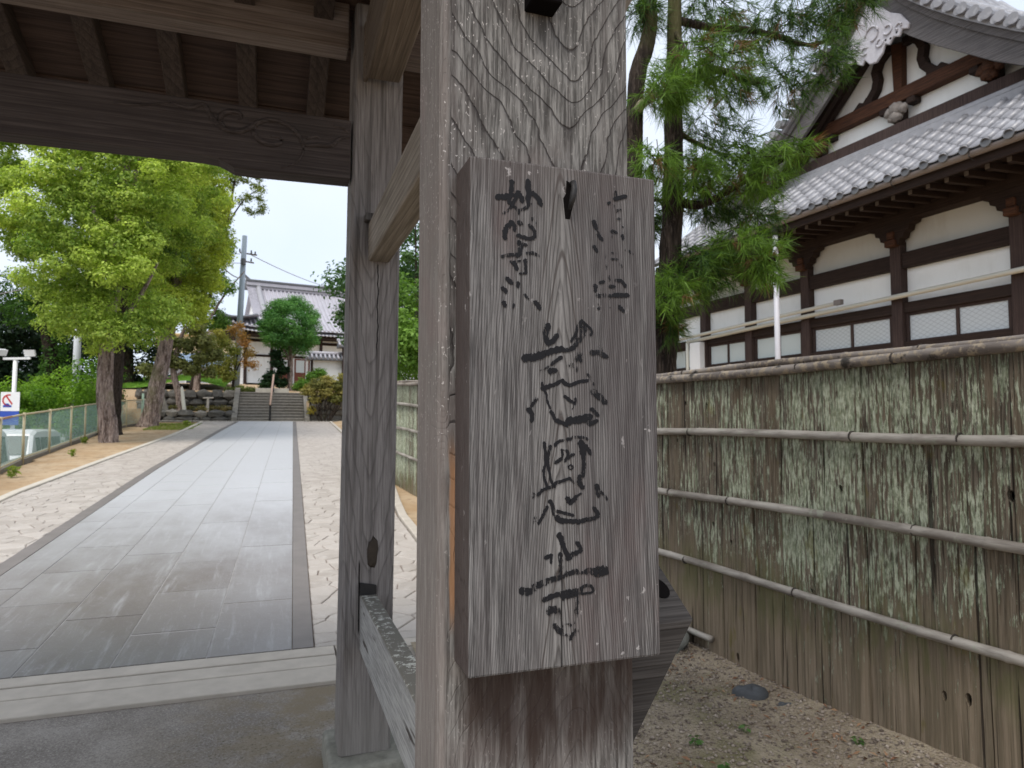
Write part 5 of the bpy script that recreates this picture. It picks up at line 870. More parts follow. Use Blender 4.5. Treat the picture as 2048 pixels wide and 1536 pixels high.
for d, m, nm in ((0.0, 'stone_base', 'carved_boss'), (-1.5, 'timber_warm', 'carved_boss'), (1.6, 'timber_warm', 'carved_boss')):
    mb = MB(); q = gp(10.12, d, 6.60, 1)
    for ox, oz, r in ((0, -.06, .11), (-.12, .02, .09), (.12, .03, .09), (-.05, -.1, .06), (.08, -.09, .06), (0, .06, .12)): mb.rock((q[0], q[1] + ox, q[2] + oz), .07, r, r * .9, int(100 * r) + int(ox * 99), n=10, k=6)
    o = mb.build(nm, M['boss_grey'] if d == 0 else M['timber_warm'], bd, smooth=True, local=True)
    mb = MB(); bbox(mb, 10.12, 10.3, GYc + d - .32, GYc + d - .17, 6.66, 6.765); bbox(mb, 10.12, 10.3, GYc + d + .17, GYc + d + .32, 6.66, 6.765); bbox(mb, 10.14, 10.3, GYc + d - .09, GYc + d + .09, 6.44, 6.70); mb.build('block', M['timber'], o, .015, local=True)
# gegyo: white fretted pendant in the peak
mb = MB()
out = [(-.02, 8.36), (.26, 8.02), (.40, 7.92), (.52, 7.72), (.50, 7.66), (.42, 7.70), (.38, 7.62), (.30, 7.66), (.24, 7.58), (.18, 7.63), (.14, 7.52), (.05, 7.44), (-.05, 7.46), (-.12, 7.56), (-.16, 7.50), (-.24, 7.56), (-.26, 7.66), (-.34, 7.60), (-.38, 7.66), (-.48, 7.62), (-.52, 7.56), (-.60, 7.48), (-.66, 7.50), (-.60, 7.62), (-.42, 7.86), (-.25, 8.06)]
mb.prism([gp(9.655, -d * 1.25, 8.42 + (z - 8.36) * 1.18, 1) for d, z in out], (.05, 0, 0)); gg = mb.build('gable_pendant', M['carved_white'], bd, .012, local=True)
for k, (d, z, r) in enumerate([(0, 7.85, .10), (.24, 7.78, .06), (-.26, 7.78, .06), (.12, 7.66, .05), (-.12, 7.66, .05), (.40, 7.74, .04), (-.44, 7.70, .04)]):
    mb = MB(); q = gp(9.645, -d * 1.2, 8.42 + (z - 8.36) * 1.15, 1); r *= 1.2; n = 14; mb.tube([(q[0], q[1] + r * math.cos(5.2 * i / n + k), q[2] + r * math.sin(5.2 * i / n + k)) for i in range(n)], .016, 6); mb.build('scroll', M['carved_white'], gg, smooth=True, local=True)
for k, (d, z) in enumerate([(.36, 7.68), (.27, 7.645), (.20, 7.66), (-.30, 7.66), (-.42, 7.66), (-.54, 7.56)]):
    mb = MB(); q = gp(9.6535, -d * 1.22, 8.42 + (z - 8.36) * 1.16, 1); mb.prism([(q[0], q[1] + .018 * math.cos(.785 * i), q[2] + .018 * math.sin(.785 * i)) for i in range(8)], (.01, 0, 0)); mb.build('pierced_hole', M['hole'], gg, local=True)
# pipes on the wall
def btube(name, mat, pts, r, n=8):
    mb = MB(); mb.tube([(*B(A, Y), z) for A, Y, z in pts], r, n); return mb.build(name, mat, bd, smooth=True, local=True)
btube('downpipe', M['pipe_grey'], [(8.80, 9.60, .3), (8.80, 9.60, 4.78)], .047, 12); btube('downpipe_elbow', M['black'], [(8.80, 9.60, 4.76), (8.80, 9.60, 4.94)], .06, 12)
btube('conduit', M['pipe_cream'], [(9.86, 13.5, 3.385), (9.86, 6.3, 3.575), (9.86, 3.0, 3.66)], .040); btube('conduit', M['pipe_cream'], [(9.82, 14.2, 3.46), (9.82, 9.35, 3.60)], .036)
bpart('conduit_cap', M['metal_grey'], 9.78, 9.86, 9.22, 9.36, 3.565, 3.65)
btube('conduit', M['pipe_cream'], [(9.84, 14.0, 2.2), (9.84, 14.0, 3.44)], .036); btube('conduit', M['pipe_cream'], [(9.80, 13.42, 2.2), (9.80, 13.42, 3.36)], .036); bpart('meter_box', M['white_paint'], 9.80, 9.98, 13.0, 13.35, 2.72, 3.34, .01)
# ------------------------------------------------------------------ bark and foliage materials
def bark(name, dark, mid, light, sc=1.0):
    g = G(name); v = g.coord('Object', 5.0); f = g.noise(g.scale(v, (9 * sc, 9 * sc, 1.2 * sc)), 1.6, 5, .65); f2 = g.noise(g.scale(v, (30 * sc, 30 * sc, 4 * sc)), 1.5, 4, .6)
    c = g.mix(g.maprange(f, .38, .62), dark, mid); c = g.mix(g.mt('MULTIPLY', g.maprange(f2, .5, .68), .8), c, light)
    c = g.mix(g.mt('MULTIPLY', g.maprange(g.noise(v, 1.1, 4, .6), .55, .7), .5), c, (.13, .13, .05))
    return g.done(c, .95, g.bump(g.mt('ADD', f, f2), .9, .05 / sc), .1)
M['bark'] = bark('peeling_grey_brown_bark', (.10, .07, .058), (.33, .255, .22), (.55, .47, .43))
M['bark_dark'] = bark('dark_bark', (.018, .014, .012), (.05, .038, .03), (.10, .08, .065), 1.6)
# ------------------------------------------------------------------ needle tree behind the fence
tree = empty('needle_tree', (NB[0][0][0], NB[0][0][1], .1), 'dark trunked conifer with long drooping needle sprays between fence and temple building', 'tree')
def arc(ln, k=4):
    out = []; pts = [Vector(p) for p in ln]
    for i in range(len(pts) - 1):
        p0, p1, p2, p3 = pts[max(i - 1, 0)], pts[i], pts[i + 1], pts[min(i + 2, len(pts) - 1)]
        for q in range(k):
            t = q / k; out.append(.5 * ((2 * p1) + (p2 - p0) * t + (2 * p0 - 5 * p1 + 4 * p2 - p3) * t * t + (3 * p1 - p0 - 3 * p2 + p3) * t ** 3))
    return out + [pts[-1]]
base = [NB[0][0][0], NB[0][0][1], .1]
def taper(a, b, n): return [a + (b - a) * i / (n - 1) for i in range(n)]
tr = arc([base] + NB[0]); mb = MB(); mb.tube(tr, [max(.05, r) for r in taper(.15, .055, len(tr))], 10, jit=.16); t_ = mb.build('trunk', M['bark_dark'], tree, smooth=True)
a = arc(NB[1]); mb = MB(); mb.tube(a, taper(.10, .06, len(a)), 10, jit=.2); mb.build('trunk', M['bark_dark'], tree, smooth=True)
for k, ln in enumerate(NB[2:]):
    a = arc(ln); mb = MB(); r0 = [.05, .045, .05, .05, .04, .03, .06, .02, .025][k]; mb.tube(a, taper(r0, r0 * .35, len(a)), 7, jit=.25); mb.build('branch', M['bark_dark'] if k else plain('cut_pale_branch', (.28, .21, .17), .9, .3, 14), tree, smooth=True)
NV = []; NC = []; twigs = MB()
for (c0, ru, rv, n, lit) in NCL:
    c0 = np.array(c0)
    for i in range(int(n * .95)):
        d = rng.normal(size=3); d /= np.linalg.norm(d); d *= rng.random() ** .5
        p = c0 + d * np.array([ru, ru * 1.2, rv]) * .9
        ax = unit(np.array([d[0] * .8 + rng.normal() * .35 + .15, d[1] * .8 + rng.normal() * .35 - .1, -.18 + rng.normal() * .38 + d[2] * .35])); ln = .10 + .09 * rng.random()
        if i % 3 == 0: twigs.tube([tuple(p - ax * ln * .9), tuple(p), tuple(p + ax * ln * .5)], [.0045, .0035, .002], 4, cap=False)
        k = 26; s = rng.random(k); o = p + ax * ln * (s[:, None] - .35); perp = unit(np.cross(rng.normal(size=(k, 3)), ax)); dirn = unit(ax * (.55 + .5 * rng.random((k, 1))) + perp * (.55 + .35 * rng.random((k, 1))) + np.array([0, 0, -.16]))
        L_ = (.09 + .085 * rng.random((k, 1))); wv = unit(np.cross(dirn, rng.normal(size=(k, 3)))) * (.0024 + .0012 * rng.random((k, 1)))
        tip = o + dirn * L_ + np.array([0, 0, -.018]) * (L_ / .1)
        NV.append(np.stack([o - wv, o + wv, tip], 1))
        t = rng.random((k, 1)) * .55 + (.36 if lit else .0) + .08 * rng.normal(); cc = np.array([.014, .044, .012]) * (1 - t) + np.array([.15, .27, .03]) * t
        if rng.random() < .045: cc = cc * 0 + np.array([.16, .085, .04]) * (.7 + .6 * rng.random((k, 1)))
        NC.append(np.repeat(np.clip(cc, .004, 1), 3, 0))
V = np.concatenate(NV).reshape(-1, 3); tris_object('needles', V, np.arange(len(V)).reshape(-1, 3), np.concatenate(NC), M['needle'], tree)
twigs.build('twigs', M['bark_dark'], tree)['kind'] = 'stuff'
# ------------------------------------------------------------------ helper for leafy trees
def leafy(name, loc, label, trunk_pts, r0, r1, clumps, n, size, ca, cb, group=None, barkm='bark', limbs=(), squash=.75, hollow=.5, cat='tree', lm='leaf', jit=.1, ridge=0, seg=14, aspect=.55, var=.16):
    t = empty(name, loc, label, cat, group=group); lx, ly, lz = loc
    if trunk_pts:
        a = arc([(lx + x, ly + y, lz + z) for x, y, z in trunk_pts], 5); rad = taper(r0, r1, len(a)); rad[0] *= 1.35; rad[1] *= 1.15
        mb = MB(); mb.tube(a, rad, seg, jit=jit, ridge=ridge); mb.build('trunk', M[barkm], t, smooth=True)
    for ln, ra, rb in limbs:
        a = arc([(lx + x, ly + y, lz + z) for x, y, z in ln], 4); mb = MB(); mb.tube(a, taper(ra, rb, len(a)), 7, jit=.15); mb.build('limb', M[barkm], t, smooth=True)
    crown('crown', [(lx + x, ly + y, lz + z, r) for x, y, z, r in clumps], n, size, ca, cb, M[lm], t, squash, hollow, aspect, var)
    return t
def shell(rx, ry, rz, zc, n, rmin, rmax, seed, lobes=0.18, fill=.45, ox=0, oy=0, low=None):
    rr = np.random.default_rng(seed); out = []
    for i in range(n):
        d = unit(rr.normal(size=3)); f = fill + (1 - fill) * rr.random() ** .55; b = 1 + lobes * math.sin(3 * math.atan2(d[1], d[0]) + seed) * math.cos(4 * d[2])
        q = 1.0 if low is None else lerp(low[2], 1.0, (zc + d[2] * rz * f * b - low[0]) / (low[1] - low[0]))
        out.append((ox + d[0] * rx * f * b * q, oy + d[1] * ry * f * b * q, zc + d[2] * rz * f * b, rmin + (rmax - rmin) * rr.random()))
    return out
YG_A, YG_B = (.13, .235, .035), (.60, .72, .15)
# three big trees along the wire fence
cl = shell(3.0, 2.8, 4.7, 7.9, 210, .24, .56, 3, .30, .64, -.2, 0, (3.2, 6.4, .42)) + [(-1.6 + 3.0 * ((i * .618) % 1), -2.0 - .5 * ((i * .377) % 1), 4.3 + 6.2 * i / 44, .36 + .14 * ((i * .29) % 1)) for i in range(44)] + [(-2.7, .2, 6.0, .5), (-2.7, 0, 7.6, .6), (.9, -1.2, 3.2, .7), (.2, -1.4, 3.0, .6), (1.4, -1.0, 3.7, .8), (-.8, -1.2, 3.4, .8), (-1.4, -.5, 4.3, .7)]
leafy('evergreen_tree', (-4.47, 22.55, 1.0), 'big yellow green evergreen with thick peeling trunk, nearest along the wire fence', [(.05, 0, -.15), (0, 0, .5), (-.12, 0, 1.6), (-.1, .1, 3.2), (.1, .1, 6.0), (.2, .2, 9)],   .25, .12, cl, 215000, .085, YG_A, YG_B, 'evergreens along the wire fence', limbs=[([(0, 0, 2.6), (-1.0, .2, 4.2), (-2.0, .3, 5.6)], .11, .03), ([(0, 0, 3.0), (.7, .3, 4.4), (1.1, .4, 5.4)], .10, .03), ([(0, .1, 4.5), (-.6, .1, 6.8), (-1.2, -.2, 9.0)], .11, .03), ([(.1, .1, 4.5), (.5, -.3, 7.0), (.7, -.7, 9.6)], .10, .03)], ridge=7, jit=.13, seg=26)
cl = shell(2.0, 2.0, 3.6, 8.0, 50, .45, .8, 8, .2, .5, .6)
leafy('evergreen_tree', (-4.92, 25.6, 1.18), 'dark mossy trunked evergreen standing right behind the nearest big trunk', [(0, 0, -.1), (0, 0, .8), (.05, 0, 2.2), (.15, 0, 3.6), (.5, 0, 7)], .25, .12, cl, 50000, .09, (.07, .14, .02), (.28, .40, .06), 'evergreens along the wire fence', barkm='bark_dark', ridge=5, jit=.12, seg=18)
cl = shell(2.3, 2.3, 4.2, 8.3, 170, .35, .70, 12, .2, .55, .25) + [(1.5, -.6, 5.2, .7), (1.9, -.5, 6.3, .6), (2.1, -.3, 7.4, .6), (.9, -1.0, 4.9, .7), (0, -1.2, 4.6, .7), (2.2, 0, 5.8, .5), (-1.0, -.8, 4.8, .7), (1.6, -1, 4.3, .6)]
leafy('evergreen_tree', (-4.55, 30.2, 1.46), 'yellow green evergreen with leaning reddish trunk, farthest along the wire fence', [(-.05, 0, -.1), (.1, 0, .8), (.32, 0, 2.2), (.62, 0, 4.2), (.9, 0, 7.0), (1.0, 0, 10.6)], .34, .13, cl, 150000, .10, (.17, .24, .028), (.58, .66, .11), 'evergreens along the wire fence', limbs=[([(.6, 0, 4.5), (1.0, .4, 6.0), (1.4, .5, 7.2)], .09, .02), ([(.7, 0, 5.0), (1.2, 0, 8.0), (1.4, -.2, 10.6)], .10, .03), ([(.9, 0, 7.0), (.5, -.8, 9), (.6, -1, 11)], .1, .03)], ridge=7, jit=.13, seg=24)
cl = shell(1.55, 1.6, 3.4, 6.6, 60, .35, .7, 15, .3, .4, .1)
leafy('broadleaf_tree', (-3.75, 38.6, 3.2), 'loose darker green tree rising behind the farthest leaning trunk', [(0, 0, -.3), (.1, 0, 1.5), (.3, 0, 4), (.2, 0, 8)], .2, .08, cl, 26000, .13, (.07, .16, .03), (.22, .36, .07), limbs=[([(.2, 0, 3), (1.2, 0, 5), (2.2, 0, 6.4)], .08, .02)])
# thin bare utility-wire side twigs above, left part: sparse crown top of the far evergreen
r7 = np.random.default_rng(77); cl = [(.1 + 3.7 * r7.random(), .3 * r7.normal(), 9.6 + 3.4 * r7.random(), .18 + .22 * r7.random()) for _ in range(70)]
leafy('sparse_tree', (-4.0, 38.6, 3.1), 'thin sparse tree top with bare forked stems beside the lintel', [(0, 0, -.1), (.6, 0, 4), (1.4, 0, 8), (2.0, 0, 12.4)],   .10, .04, cl, 8000, .11, (.09, .13, .03), (.25, .29, .07), barkm='bark_dark', limbs=[([(1.3, 0, 7.6), (.7, 0, 10), (.3, 0, 12.6)], .06, .02), ([(1.6, 0, 9), (2.4, 0, 10.4), (3.4, 0, 11.2)], .05, .015), ([(1.8, 0, 10), (1.6, 0, 11.5), (1.0, 0, 12.4)], .04, .015)], hollow=.15)
# young pine by the stone wall
cl = [(-.1, 0, 2.2, .45), (.5, 0, 2.0, .5), (.9, -.1, 2.5, .5), (-.5, 0, 2.4, .5), (.3, 0, 3.1, .55), (1.0, 0, 3.3, .55), (-.4, .1, 3.2, .5), (.6, 0, 3.9, .5), (-1.1, 0, 1.7, .4), (-1.4, 0, 1.9, .4), (1.3, 0, 1.8, .4), (1.5, .1, 2.7, .45)]
leafy('garden_pine', (-4.15, 35.4, 2.15), 'small grey green garden pine with pale leaning trunk by the stone walls', [(.1, 0, -.1), (0, 0, .8), (-.25, 0, 1.8), (-.1, 0, 3.0), (.2, 0, 4.0)], .20, .07, cl, 9000, .14, (.10, .125, .04), (.28, .29, .10), hollow=.2, limbs=[([(-.2, 0, 1.6), (.5, 0, 2.1), (1.2, 0, 2.6)], .06, .02), ([(-.2, 0, 1.5), (-.9, 0, 1.6), (-1.5, 0, 1.8)], .06, .02)])
# dark wood on the left edge, ivy trunk, bank shrubs
cl = shell(4.2, 3.2, 3.1, 3.2, 90, .6, 1.1, 21, .2, .45)
leafy('dark_tree', (-12.4, 39.0, .6), 'very dark dense broadleaf tree at the left edge behind the parking lot', [(0, 0, -.5), (.1, 0, 2), (0, 0, 5)], .4, .2, cl, 36000, .20, (.006, .019, .009), (.03, .062, .026), barkm='bark_dark', hollow=.35)
cl = shell(3.0, 2.4, 3.6, 6.0, 45, .6, 1.2, 24, .2, .45)
leafy('dark_tree', (-7.6, 42.5, 1.6), 'dark shaded tree in the gap behind the ivy trunk and pole', [(0, 0, -.5), (.1, 0, 2), (0, 0, 5)], .35, .2, cl, 16000, .20, (.006, .017, .008), (.035, .062, .024), barkm='bark_dark', hollow=.35)
cl = [(-.35 + .3 * i * .14, 0, .3 + .38 * i, .46 - .006 * i) for i in range(11)] + [(-1.0, 0, 4.2, .9), (-1.5, 0, 5.0, 1.0), (-.4, 0, 4.8, 1.0)]
leafy('ivy_tree', (-8.0, 31.2, 1.7), 'ivy wrapped leaning trunk left of the pale pole', [(0, 0, -.3), (-.1, 0, 1.5), (-.3, 0, 3), (-.7, 0, 5)], .3, .2, cl, 9000, .11, (.03, .085, .012), (.09, .20, .03), barkm='bark_dark', hollow=.7)
bank = empty('bank_shrubs', (-8.5, 29, .6), 'bright green shrubs and creeper covering the bank behind the wire fence', 'shrubs')
cl = []
r9 = np.random.default_rng(31)
for i in range(150):
    u = r9.random(); x = -13.5 + 7.6 * u; y = 27.5 + 3.5 * r9.random(); h = .9 + 2.5 * u ** .7; cl.append((x, y, .2 + h * r9.random() ** .7, .38 + .25 * r9.random()))
crown('foliage', cl, 52000, .11, (.06, .15, .014), (.26, .44, .045), M['leaf'], bank, .8, .4)
cl = [(-7.4 + 1.6 * r9.random(), 30.5 + r9.random(), 2.2 + .9 * r9.random(), .35) for _ in range(26)]
crown('foliage', cl, 5000, .11, (.11, .12, .05), (.26, .25, .12), M['leaf'], bank, .8, .3)
# ------------------------------------------------------------------ chain-link fence
wf = empty('wire_fence', (-4.9, 18, gz(18)), 'pale green chain link fence with tan top rail along the sandy verge', 'fence')
M['wire'] = plain('green_coated_wire', (.30, .46, .40), .55, .1, 6.0, .4, bump=0); M['fence_post'] = plain('tan_painted_post', (.42, .36, .22), .6, .15, 8.0, .4); M['rust'] = plain('rusty_tan_rail', (.40, .24, .13), .7, .3, 5.0, .3); M['green_paint'] = plain('pale_green_post', (.36, .50, .38), .6, .1, 6.0, .4)
def fxy(y): return poly_x(FENCE, y)
FH = 1.0
V = []; F = []; st = .085; ys_ = np.arange(9.0, 32.6, st); rad = .0021
for sg in (1, -1):
    for yb in np.arange(9.0 - FH, 32.6 + FH, st):
        ya, yc = yb, yb + sg * FH; pts = []
        for t in np.linspace(0, 1, 6):
            yy = ya + (yc - ya) * t
            if 9.0 <= yy <= 32.6: pts.append((fxy(yy), yy, gz(yy) + .06 + FH * t * .93))
        if len(pts) >= 2:
            n0 = len(V); 
            for (x, y, z) in pts: V += [(x - rad, y, z - rad * .5), (x + rad, y, z - rad * .5), (x, y, z + rad)]
            for i in range(len(pts) - 1):
                for j in range(3): F.append((n0 + 3 * i + j, n0 + 3 * i + (j + 1) % 3, n0 + 3 * i + 3 + (j + 1) % 3, n0 + 3 * i + 3 + j))
o = tris_object('wire_mesh', np.array(V), np.array(F), None, M['wire'], wf); o['kind'] = 'stuff'
mb = MB(); mb.tube([(fxy(y), y, gz(y) + FH) for y in np.arange(9, 16.01, 1)], .024, 8); mb.build('top_rail', M['rust'], wf, smooth=True)
mb = MB(); mb.tube([(fxy(y), y, gz(y) + FH) for y in np.arange(16, 32.6, 1)], .022, 8); mb.build('top_rail', M['fence_post'], wf, smooth=True)
mb = MB(); mb.tube([(fxy(y), y, gz(y) + .09) for y in np.arange(9, 32.6, 1)], .014, 6); mb.build('bottom_rail', M['fence_post'], wf, smooth=True)
for y in [9.2, 11.2, 13.2, 15.1, 17.1, 19.25, 21.7, 23.6, 25.7, 27.7, 29.8, 31.6, 32.6]:
    mb = MB(); mb.tube([(fxy(y) + .01, y, gz(y) - .1), (fxy(y) + .01, y, gz(y) + FH + (.04 if y < 31 else .25))], .028 if y < 31 else .045, 8); mb.build('fence_post', M['fence_post'] if y < 31 else M['green_paint'], wf, smooth=True)
# ------------------------------------------------------------------ parked vans behind the fence
M['van_white'] = plain('white_car_paint', (.74, .76, .78), .25, .02, 3.0, .6, bump=0); M['car_glass'] = plain('dark_car_glass', (.03, .04, .048), .25, .1, 2.0, .25, bump=0); M['tyre'] = plain('tyre_rubber', (.02, .02, .02), .85); M['lamp_red'] = plain('red_tail_lamp', (.40, .03, .02), .3, .05)
def van(name, x, y, label, Ln=3.4, W_=1.48, H=1.88, glassx=.0, nose=.55):
    t = empty(name, (x, y, -.44), label, 'van', group='white vans in the parking lot')
    z0 = -.44
    def sec(y0_, zt, wtop, zb=.28): return [(-W_ / 2, zb), (-W_ / 2 - .0, .75), (-W_ / 2 + .03, .95), (-wtop / 2, zt - .06), (-wtop / 2 + .10, zt), (wtop / 2 - .10, zt), (wtop / 2, zt - .06), (W_ / 2 - .03, .95), (W_ / 2, .75), (W_ / 2, zb)]
    st = [(-Ln / 2, .98, 1.40), (-Ln / 2 + .10, 1.08, 1.42), (-Ln / 2 + nose, H - .12, 1.22), (-Ln / 2 + nose + .35, H, 1.20), (0, H + .02, 1.20), (Ln / 2 - .35, H, 1.20), (Ln / 2 - .06, H - .10, 1.20), (Ln / 2, 1.0, 1.36)]
    mb = MB(); vs = []; fs = []
    for q, zt, wt in st: vs += [(x + a, y + q, z0 + z) for a, z in sec(q, zt, wt)]
    for i in range(len(st) - 1):
        for j in range(9): fs.append((i * 10 + j, i * 10 + j + 1, i * 10 + 11 + j, i * 10 + 10 + j))
        fs.append((i * 10 + 9, i * 10, i * 10 + 10, i * 10 + 19))
    fs += [tuple(range(9, -1, -1)), tuple(range(70, 80))]; mb.add(vs, fs); mb.build('body', M['van_white'], t, .03, smooth=False, seg=2)
    def wall(yy, zz_):                                      # x of right side at height
        zt = zz_; a = (zt - .95) / (H - .06 - .95); return W_ / 2 - .03 + (0.60 - W_ / 2 + .03) * a + .006
    for sg in (1, -1):
        for ya, yb, za in ((-Ln / 2 + nose + .12, -.62, 1.02), (-.54, .42, 1.02), (.50, Ln / 2 - .25, 1.02)):
            sl_ = .22 if ya < -1 else .0; mb = MB(); q = [(ya - sl_ * .6, za), (yb, za), (yb - .02, H - .22), (ya + sl_ * .8, H - .22)]
            p = [(x + sg * wall(0, z), y + a, z0 + z) for a, z in q]; mb.prism(p, (sg * .008, 0, 0)); mb.build('side_window', M['car_glass'], t)
    mb = MB(); mb.prism([(x - .52, y + Ln / 2 - .01, z0 + 1.06), (x + .52, y + Ln / 2 - .01, z0 + 1.06), (x + .48, y + Ln / 2 - .065, z0 + H - .20), (x - .48, y + Ln / 2 - .065, z0 + H - .20)], (0, .02, .0)); mb.build('rear_window', M['car_glass'], t)
    mb = MB(); mb.prism([(x - .56, y - Ln / 2 + .11, z0 + 1.10), (x + .56, y - Ln / 2 + .11, z0 + 1.10), (x + .5, y - Ln / 2 + nose - .04, z0 + H - .18), (x - .5, y - Ln / 2 + nose - .04, z0 + H - .18)], (0, -.02, .01)); mb.build('windscreen', M['car_glass'], t)
    for sx in (-1, 1):
        for yy in (-Ln / 2 + .62, Ln / 2 - .62):
            mb = MB(); mb.tube([(x + sx * (W_ / 2 - .16), y + yy, z0 + .27), (x + sx * (W_ / 2 + .005), y + yy, z0 + .27)], .27, 18); wh = mb.build('wheel', M['tyre'], t, .02)
            mb = MB(); mb.tube([(x + sx * (W_ / 2 - .02), y + yy, z0 + .27), (x + sx * (W_ / 2 + .015), y + yy, z0 + .27)], .17, 14); mb.build('rim', M['steel_pale'], wh)
        mb = MB(); mb.box(x + sx * .64 - .05, x + sx * .64 + .05, y + Ln / 2 - .02, y + Ln / 2 + .012, z0 + .72, z0 + 1.0); mb.build('tail_lamp', M['lamp_red'], t)
        mb = MB(); mb.box(x + sx * .55 - .13, x + sx * .55 + .13, y - Ln / 2 - .012, y - Ln / 2 + .03, z0 + .66, z0 + .84); mb.build('headlamp', M['glass_plain'], t)
    mb = MB(); mb.box(x - W_ / 2 - .01, x + W_ / 2 + .01, y - Ln / 2 - .06, y - Ln / 2 + .04, z0 + .25, z0 + .55); mb.build('bumper', M['van_white'], t, .03); mb = MB(); mb.box(x - W_ / 2 - .01, x + W_ / 2 + .01, y + Ln / 2 - .04, y + Ln / 2 + .06, z0 + .25, z0 + .55); mb.build('bumper', M['van_white'], t, .03)
    mb = MB(); mb.box(x + wall(0, 1.0) - .02, x + wall(0, 1.0) + .15, y - Ln / 2 + .75, y - Ln / 2 + .85, z0 + 1.02, z0 + 1.2); mb.build('mirror', M['black'], t, .015)
    return t
van('parked_van', -6.75, 18.4, 'white van parked closest behind the wire fence, at the left edge'); van('parked_van', -7.1, 24.4, 'white van parked farther along, seen between two fence posts', 3.3, 1.46, 1.80)
van('parked_van', -7.6, 29.6, 'small white van farthest off, half hidden by the thick tree trunk', 3.2, 1.46, 1.7)
# ------------------------------------------------------------------ floodlight pole, sign, poles and cables
fp = empty('floodlight_pole', (-7.8, 25.9, -.44), 'white pole carrying two floodlights behind the wire fence', 'light pole')
mb = MB(); mb.tube([(-7.8, 25.9, -.44), (-7.79, 25.9, 3.62)], .062, 10); mb.build('pole', M['white_paint'], fp, smooth=True)
mb = MB(); mb.beam((-8.12, 25.9, 3.60), (-7.36, 25.82, 3.63), .07, .07); mb.build('crossbar', M['white_paint'], fp)
for x, y, rx, rz in ((-8.18, 25.86, .55, .75), (-7.38, 25.80, .35, -.35)):
    mb = MB(); mb.hexa([(-.17, -.03, -.11), (.17, -.03, -.11), (.13, .09, -.08), (-.13, .09, -.08), (-.17, -.03, .11), (.17, -.03, .11), (.13, .09, .08), (-.13, .09, .08)])
    o = inst(mb.mesh('floodlight', M['white_paint']), 'floodlight', fp, (x, y, 3.80), (rx, 0, rz)); mb = MB(); mb.box(-.15, .15, -.036, -.029, -.095, .095); inst(mb.mesh('lens', M['glass_plain']), 'lens', o)
sg = empty('parking_sign', (-7.82, 25.75, 1.55), 'white and blue parking notice with red ring on the floodlight pole', 'sign')
def sp(u, z): return (-7.86 + u * .97, 25.76 + u * -.25, z)
mb = MB(); mb.prism([sp(-.27, 1.94), sp(.30, 1.94), sp(.30, 2.54), sp(-.27, 2.54)], (0, .02, 0)); mb.build('panel', M['white_paint'], sg)
M['sign_blue'] = plain('sign_blue', (.04, .09, .42), .4, .05); M['sign_red'] = plain('sign_red', (.50, .05, .05), .4, .05)
mb = MB(); mb.prism([sp(-.28, 1.50), sp(.29, 1.50), sp(.29, 1.935), sp(-.28, 1.935)], (0, .02, 0)); mb.build('panel', M['sign_blue'], sg)
mb = MB(); n = 20
for i in range(n):
    a, b = 1.3 + 3.6 * i / n, 1.3 + 3.6 * (i + 1) / n; mb.prism([(q[0], q[1] - .006, q[2]) for q in (sp(-.02 + .20 * math.cos(a), 2.28 + .19 * math.sin(a)), sp(-.02 + .20 * math.cos(b), 2.28 + .19 * math.sin(b)), sp(-.02 + .155 * math.cos(b), 2.28 + .145 * math.sin(b)), sp(-.02 + .155 * math.cos(a), 2.28 + .145 * math.sin(a)))], (0, .005, 0))
mb.prism([(q[0], q[1] - .006, q[2]) for q in (sp(-.13, 2.41), sp(-.09, 2.44), sp(.10, 2.17), sp(.06, 2.14))], (0, .004, 0)); mb.build('symbol', M['sign_red'], sg)
mb = MB(); mb.prism([(q[0], q[1] - .006, q[2]) for q in (sp(-.19, 2.06), sp(.06, 2.06), sp(.06, 2.12), sp(.0, 2.13), sp(-.03, 2.18), sp(-.12, 2.18), sp(-.15, 2.13), sp(-.19, 2.12))], (0, .004, 0)); mb.build('symbol', M['sign_blue'], sg)
pp = empty('steel_pole', (-7.06, 29.9, .4), 'plain pale steel pole standing among the bank shrubs', 'pole'); mb = MB(); mb.tube([(-7.07, 29.9, .4), (-7.0, 29.85, 7.5)], .125, 10); mb.build('pole', M['steel_pale'], pp, smooth=True); mb = MB(); mb.tube([(-7.0, 29.85, 7.45), (-7.0, 29.85, 7.6)], .15, 10); mb.build('pole_cap', M['metal_grey'], pp)
up = empty('utility_pole', (-1.92, 40.6, 3.3), 'tall blue grey utility pole in front of the far hall', 'utility pole')
mb = MB(); mb.tube([(-1.95, 40.6, 3.2), (-1.66, 40.4, 11.95)], [.185, .13], 12); mb.build('pole', M['concrete_pole'], up, smooth=True)
for z, w_ in ((11.0, .9), (10.55, .7)):
    mb = MB(); mb.beam((-1.68 - w_ * .25, 40.4, z), (-1.68 + w_ * .75, 40.55, z - .05), .07, .07); mb.build('crossarm', M['metal_grey'], up)
for x, z in ((-1.9, 11.1), (-1.3, 11.05), (-1.1, 11.0), (-1.75, 10.65), (-1.3, 10.6)):
    mb = MB(); mb.tube([(x, 40.42, z - .05), (x, 40.42, z + .12)], [.05, .035], 8); mb.build('insulator', M['tile_dark'], up)
mb = MB(); mb.tube([(-1.69, 40.2, 10.3), (-1.69, 40.2, 10.62)], .13, 8); mb.build('bracket_box', M['tile_dark'], up)
def cable(pts, lab, r=.014):
    mb = MB(); mb.tube(pts, r, 5); tag(mb.build('overhead_cable', M['metal_grey'], smooth=True), lab, 'cable')
def sag(a, b, s, n=14): a = Vector(a); b = Vector(b); return [a + (b - a) * (i / n) - Vector((0, 0, s * 4 * (i / n) * (1 - i / n))) for i in range(n + 1)]
